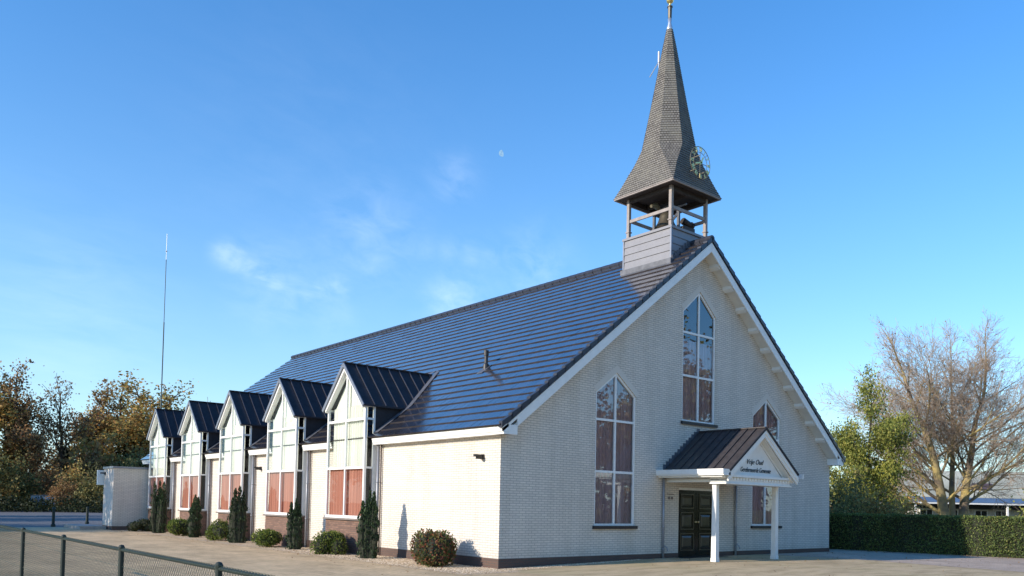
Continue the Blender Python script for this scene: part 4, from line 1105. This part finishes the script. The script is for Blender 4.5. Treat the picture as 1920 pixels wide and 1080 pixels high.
# hedge
h0 = Vector((17.75, 1.6, .03)); h1 = Vector((19.1, -5.9, .03)); dh = (h1-h0).normalized()
hA = h0-dh*5.0; hB = h1+dh*5; nh = Vector((-dh.y, dh.x, 0))      # nh points away from the yard
if nh.x < 0: nh = -nh
hedge = empty('hedge', (h0.x, h0.y, 0), 'long clipped dark green hedge running right from the church corner', 'hedge')
random.seed(60); b = MB(); HH, HT = 1.46, .85; HLn = (hB-hA).length
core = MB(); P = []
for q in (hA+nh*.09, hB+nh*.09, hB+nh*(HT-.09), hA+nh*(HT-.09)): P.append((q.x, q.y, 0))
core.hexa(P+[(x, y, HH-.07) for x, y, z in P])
for i in range(52000):
    s_ = random.random()*HLn; r_ = random.random()
    lump = .035*sin(s_*3.1)+.025*sin(s_*7.7+1)
    if r_ < .62: q = hA+dh*s_+nh*(random.uniform(-.02, .10)+lump); z = random.uniform(.02, 1)*HH; nn = -nh
    elif r_ < .88: q = hA+dh*s_+nh*random.uniform(0, HT); z = HH+random.uniform(-.07, .02)+.012*sin(s_*5); nn = Vector((0, 0, 1))
    elif r_ < .94: q = hA+dh*random.uniform(-.03, .06)+nh*random.uniform(0, HT); z = random.random()*HH; nn = -dh
    else: q = hA+dh*s_+nh*(HT+random.uniform(-.08, .02)); z = random.random()*HH; nn = nh
    b.leaf((q.x, q.y, z), random.uniform(.045, .095), up=((nn.x*.7, nn.y*.7, .7+nn.z), .8), asp=.5)
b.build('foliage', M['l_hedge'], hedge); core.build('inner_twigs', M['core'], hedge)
# ------------------------------------------------------------------ barn at right
bp0 = spot(1822, 72, 0); bdir = RV.copy(); bback = Vector((FZ.x, FZ.y, 0)).normalized()
barn = empty('barn', (0, 0, 0), 'long low barn with mossy pale roof and blue grey eaves beyond the hedge', 'barn')
WO[barn.name] = Vector((0, 0, 0)); HL = 10.5
b = MB(); b.box(-6.6, HL, 0, 9, -.2, 2.9); b.build('wall', M['barnwall'], barn)
b = MB(); 
b.prism([(-6.9, -1.0, 3.0), (HL+.3, -1.0, 3.0), (HL+.3, 4.8, 5.55), (-5.9, 4.8, 5.55)], (0, 0, .08)); b.prism([(-6.9, 10.4, 3.0), (HL+.3, 10.4, 3.0), (HL+.3, 4.8, 5.55), (-5.9, 4.8, 5.55)], (0, 0, .08))
rf = b.build('roof', M['barnroof'], barn)
b = MB(); b.prism([(.0, .45, 3.74), (2.0, .45, 3.74), (2.9, 1.9, 4.38), (1.1, 1.9, 4.38)], (0, 0, .03)); b.build('rooflight', M['rust'], rf)
b = MB(); b.prism([(-6.9, -2.6, 2.55), (HL+.4, -2.6, 2.55), (HL+.4, -1.0, 2.98), (-6.9, -1.0, 2.98)], (0, 0, .05)); b.build('lean_to_roof', M['barnblue'], barn)
b = MB(); b.box(-6.9, HL+.4, -2.66, -2.61, 2.42, 2.54); b.build('fascia', M['white'], barn)
b = MB(); b.box(-6.5, HL, -1.2, -1.1, 2.05, 2.6); b.build('painted_shade_band', M['pinkdark'], barn)  # dark strip painted in for the shade below the barn eaves
for x in (-4.6, -2.4, .2, 2.0, 4.4, 6.4):
    b = MB(); b.box(x, x+1.2, -.05, -.001, .9, 2.0); f_ = b.build('window', M['white'], barn); b = MB(); b.box(x+.12, x+.55, -.07, -.051, 1.0, 1.9); b.box(x+.65, x+1.08, -.07, -.051, 1.0, 1.9); b.build('pane', M['pinkdark'], f_)
for x in (-6.2, -3, 1.6, 5.4, 9.0): b = MB(); b.box(x, x+.14, -2.5, -2.36, -.1, 2.56); b.build('post', M['white'], barn)
barn.location = bp0; barn.rotation_euler = (0, 0, atan2(bdir.y, bdir.x))
# pale shed far left
sp_ = spot(82, 81.5)
shed = empty('shed', (0, 0, 0), 'small pale bluish shed standing in the thicket at left', 'shed')
b = MB(); b.box(-1.2, 1.2, 0, 2, -.1, 1.55); b.build('wall', M['paleblue'], shed)
b = MB(); b.box(-1.27, 1.27, -.06, 2.06, 1.55, 1.62); b.build('roof', M['zinctrim'], shed)
b = MB(); b.box(-.85, .1, -.02, -.001, .5, 1.3); b.build('window', M['zinctrim'], shed)
b = MB(); b.box(.3, .9, -.02, -.001, 0, 1.45); b.build('door', M['paleblue'], shed)
shed.location = sp_; shed.rotation_euler = (0, 0, atan2(RV.y, RV.x))
# ------------------------------------------------------------------ trees that shade the annex (left of the frame) and those the gable windows mirror
random.seed(52)
sdn = Vector((sdir.x, sdir.y, 0)).normalized()
for k_, (bx_, by_, dist, sc) in enumerate(((-2, 27.6, 19, .72), (-3, 44, 24, 1.0), (-4, 56, 26, 1.0), (-3, 34.5, 26, .9))):
    p = Vector((bx_, by_, 0))+sdn*dist; copyt(tA if k_ % 2 else tD, p, ['autumn tree left of the frame, nearest the annex', 'autumn tree left of the frame beside the road, second in its row', 'autumn tree left of the frame beside the road, farthest in its row', 'autumn tree left of the frame where yard and road meet'][k_], k_*1.3, sc)['group'] = 'shade trees left of the frame'
MT = 'trees opposite the gable, mirrored in its windows'
for k_, (x, y, sc, src) in enumerate(((25, -25, .85, tC), (33, -22, .95, tD), (40, -27, 1.1, tC), (19, -24, .8, tB), (48, -24, 1.1, tA), (29, -33, 1.1, tA))):
    copyt(src, Vector((x, y, 0)), ['brown tree opposite the gable, second from the road side', 'golden tree opposite the gable, at its middle', 'tall brown tree opposite the gable, rear right', 'forking tree opposite the gable, first of the row', 'tall golden tree opposite the gable, farthest right', 'golden tree opposite the gable, behind the others'][k_], k_*2.1, sc)['group'] = MT
wood('mirrored_thicket', [(12, -36, 0), (25, -38, 0), (38, -37, 0), (60, -36, 0)], 3.0, 7.0, 9000, .45, M['l_olive'], 'leafy thicket opposite the gable, mirrored low in its windows')
# ------------------------------------------------------------------ moon
md = ray(941.5, 287.5); mc = CAM+md*1900
b = MB(); MR = 6.2*1900/1534
n1, n2 = 16, 12
ml = (-RX+UY*-.35).normalized(); mu = ml.cross(FZ).normalized(); mv = -FZ
grid = []
for i in range(n1+1):
    th = pi*i/n1; row = []
    for j in range(n2+1):
        ph = -pi/2+(pi*.60)*j/n2   # waning: mesh cut to the sunlit part, left limb past the middle
        row.append(mc+(mu*cos(th)+(ml*cos(ph+pi/2)*1+mv*sin(ph+pi/2))*sin(th))*MR)
    grid.append(row)
for i in range(n1):
    for j in range(n2): b.poly([grid[i][j], grid[i][j+1], grid[i+1][j+1], grid[i+1][j]])
t = NT('moon_glow'); t.b.inputs['Base Color'].default_value = (0, 0, 0, 1)
t.put(t.b.inputs['Emission Color'], t.ramp(t.noise(.16, 2), [(.4, (.13, .25, .42)), (.6, (.20, .34, .48))])); t.b.inputs['Emission Strength'].default_value = .8; t.b.inputs['Specular IOR Level'].default_value = 0  # sunlight on the moon put in as pale blue emission
tag(b.build('moon', t.m, smooth=True), 'small pale half moon in the blue sky left of the spire', 'moon')
bpy.context.view_layer.update()
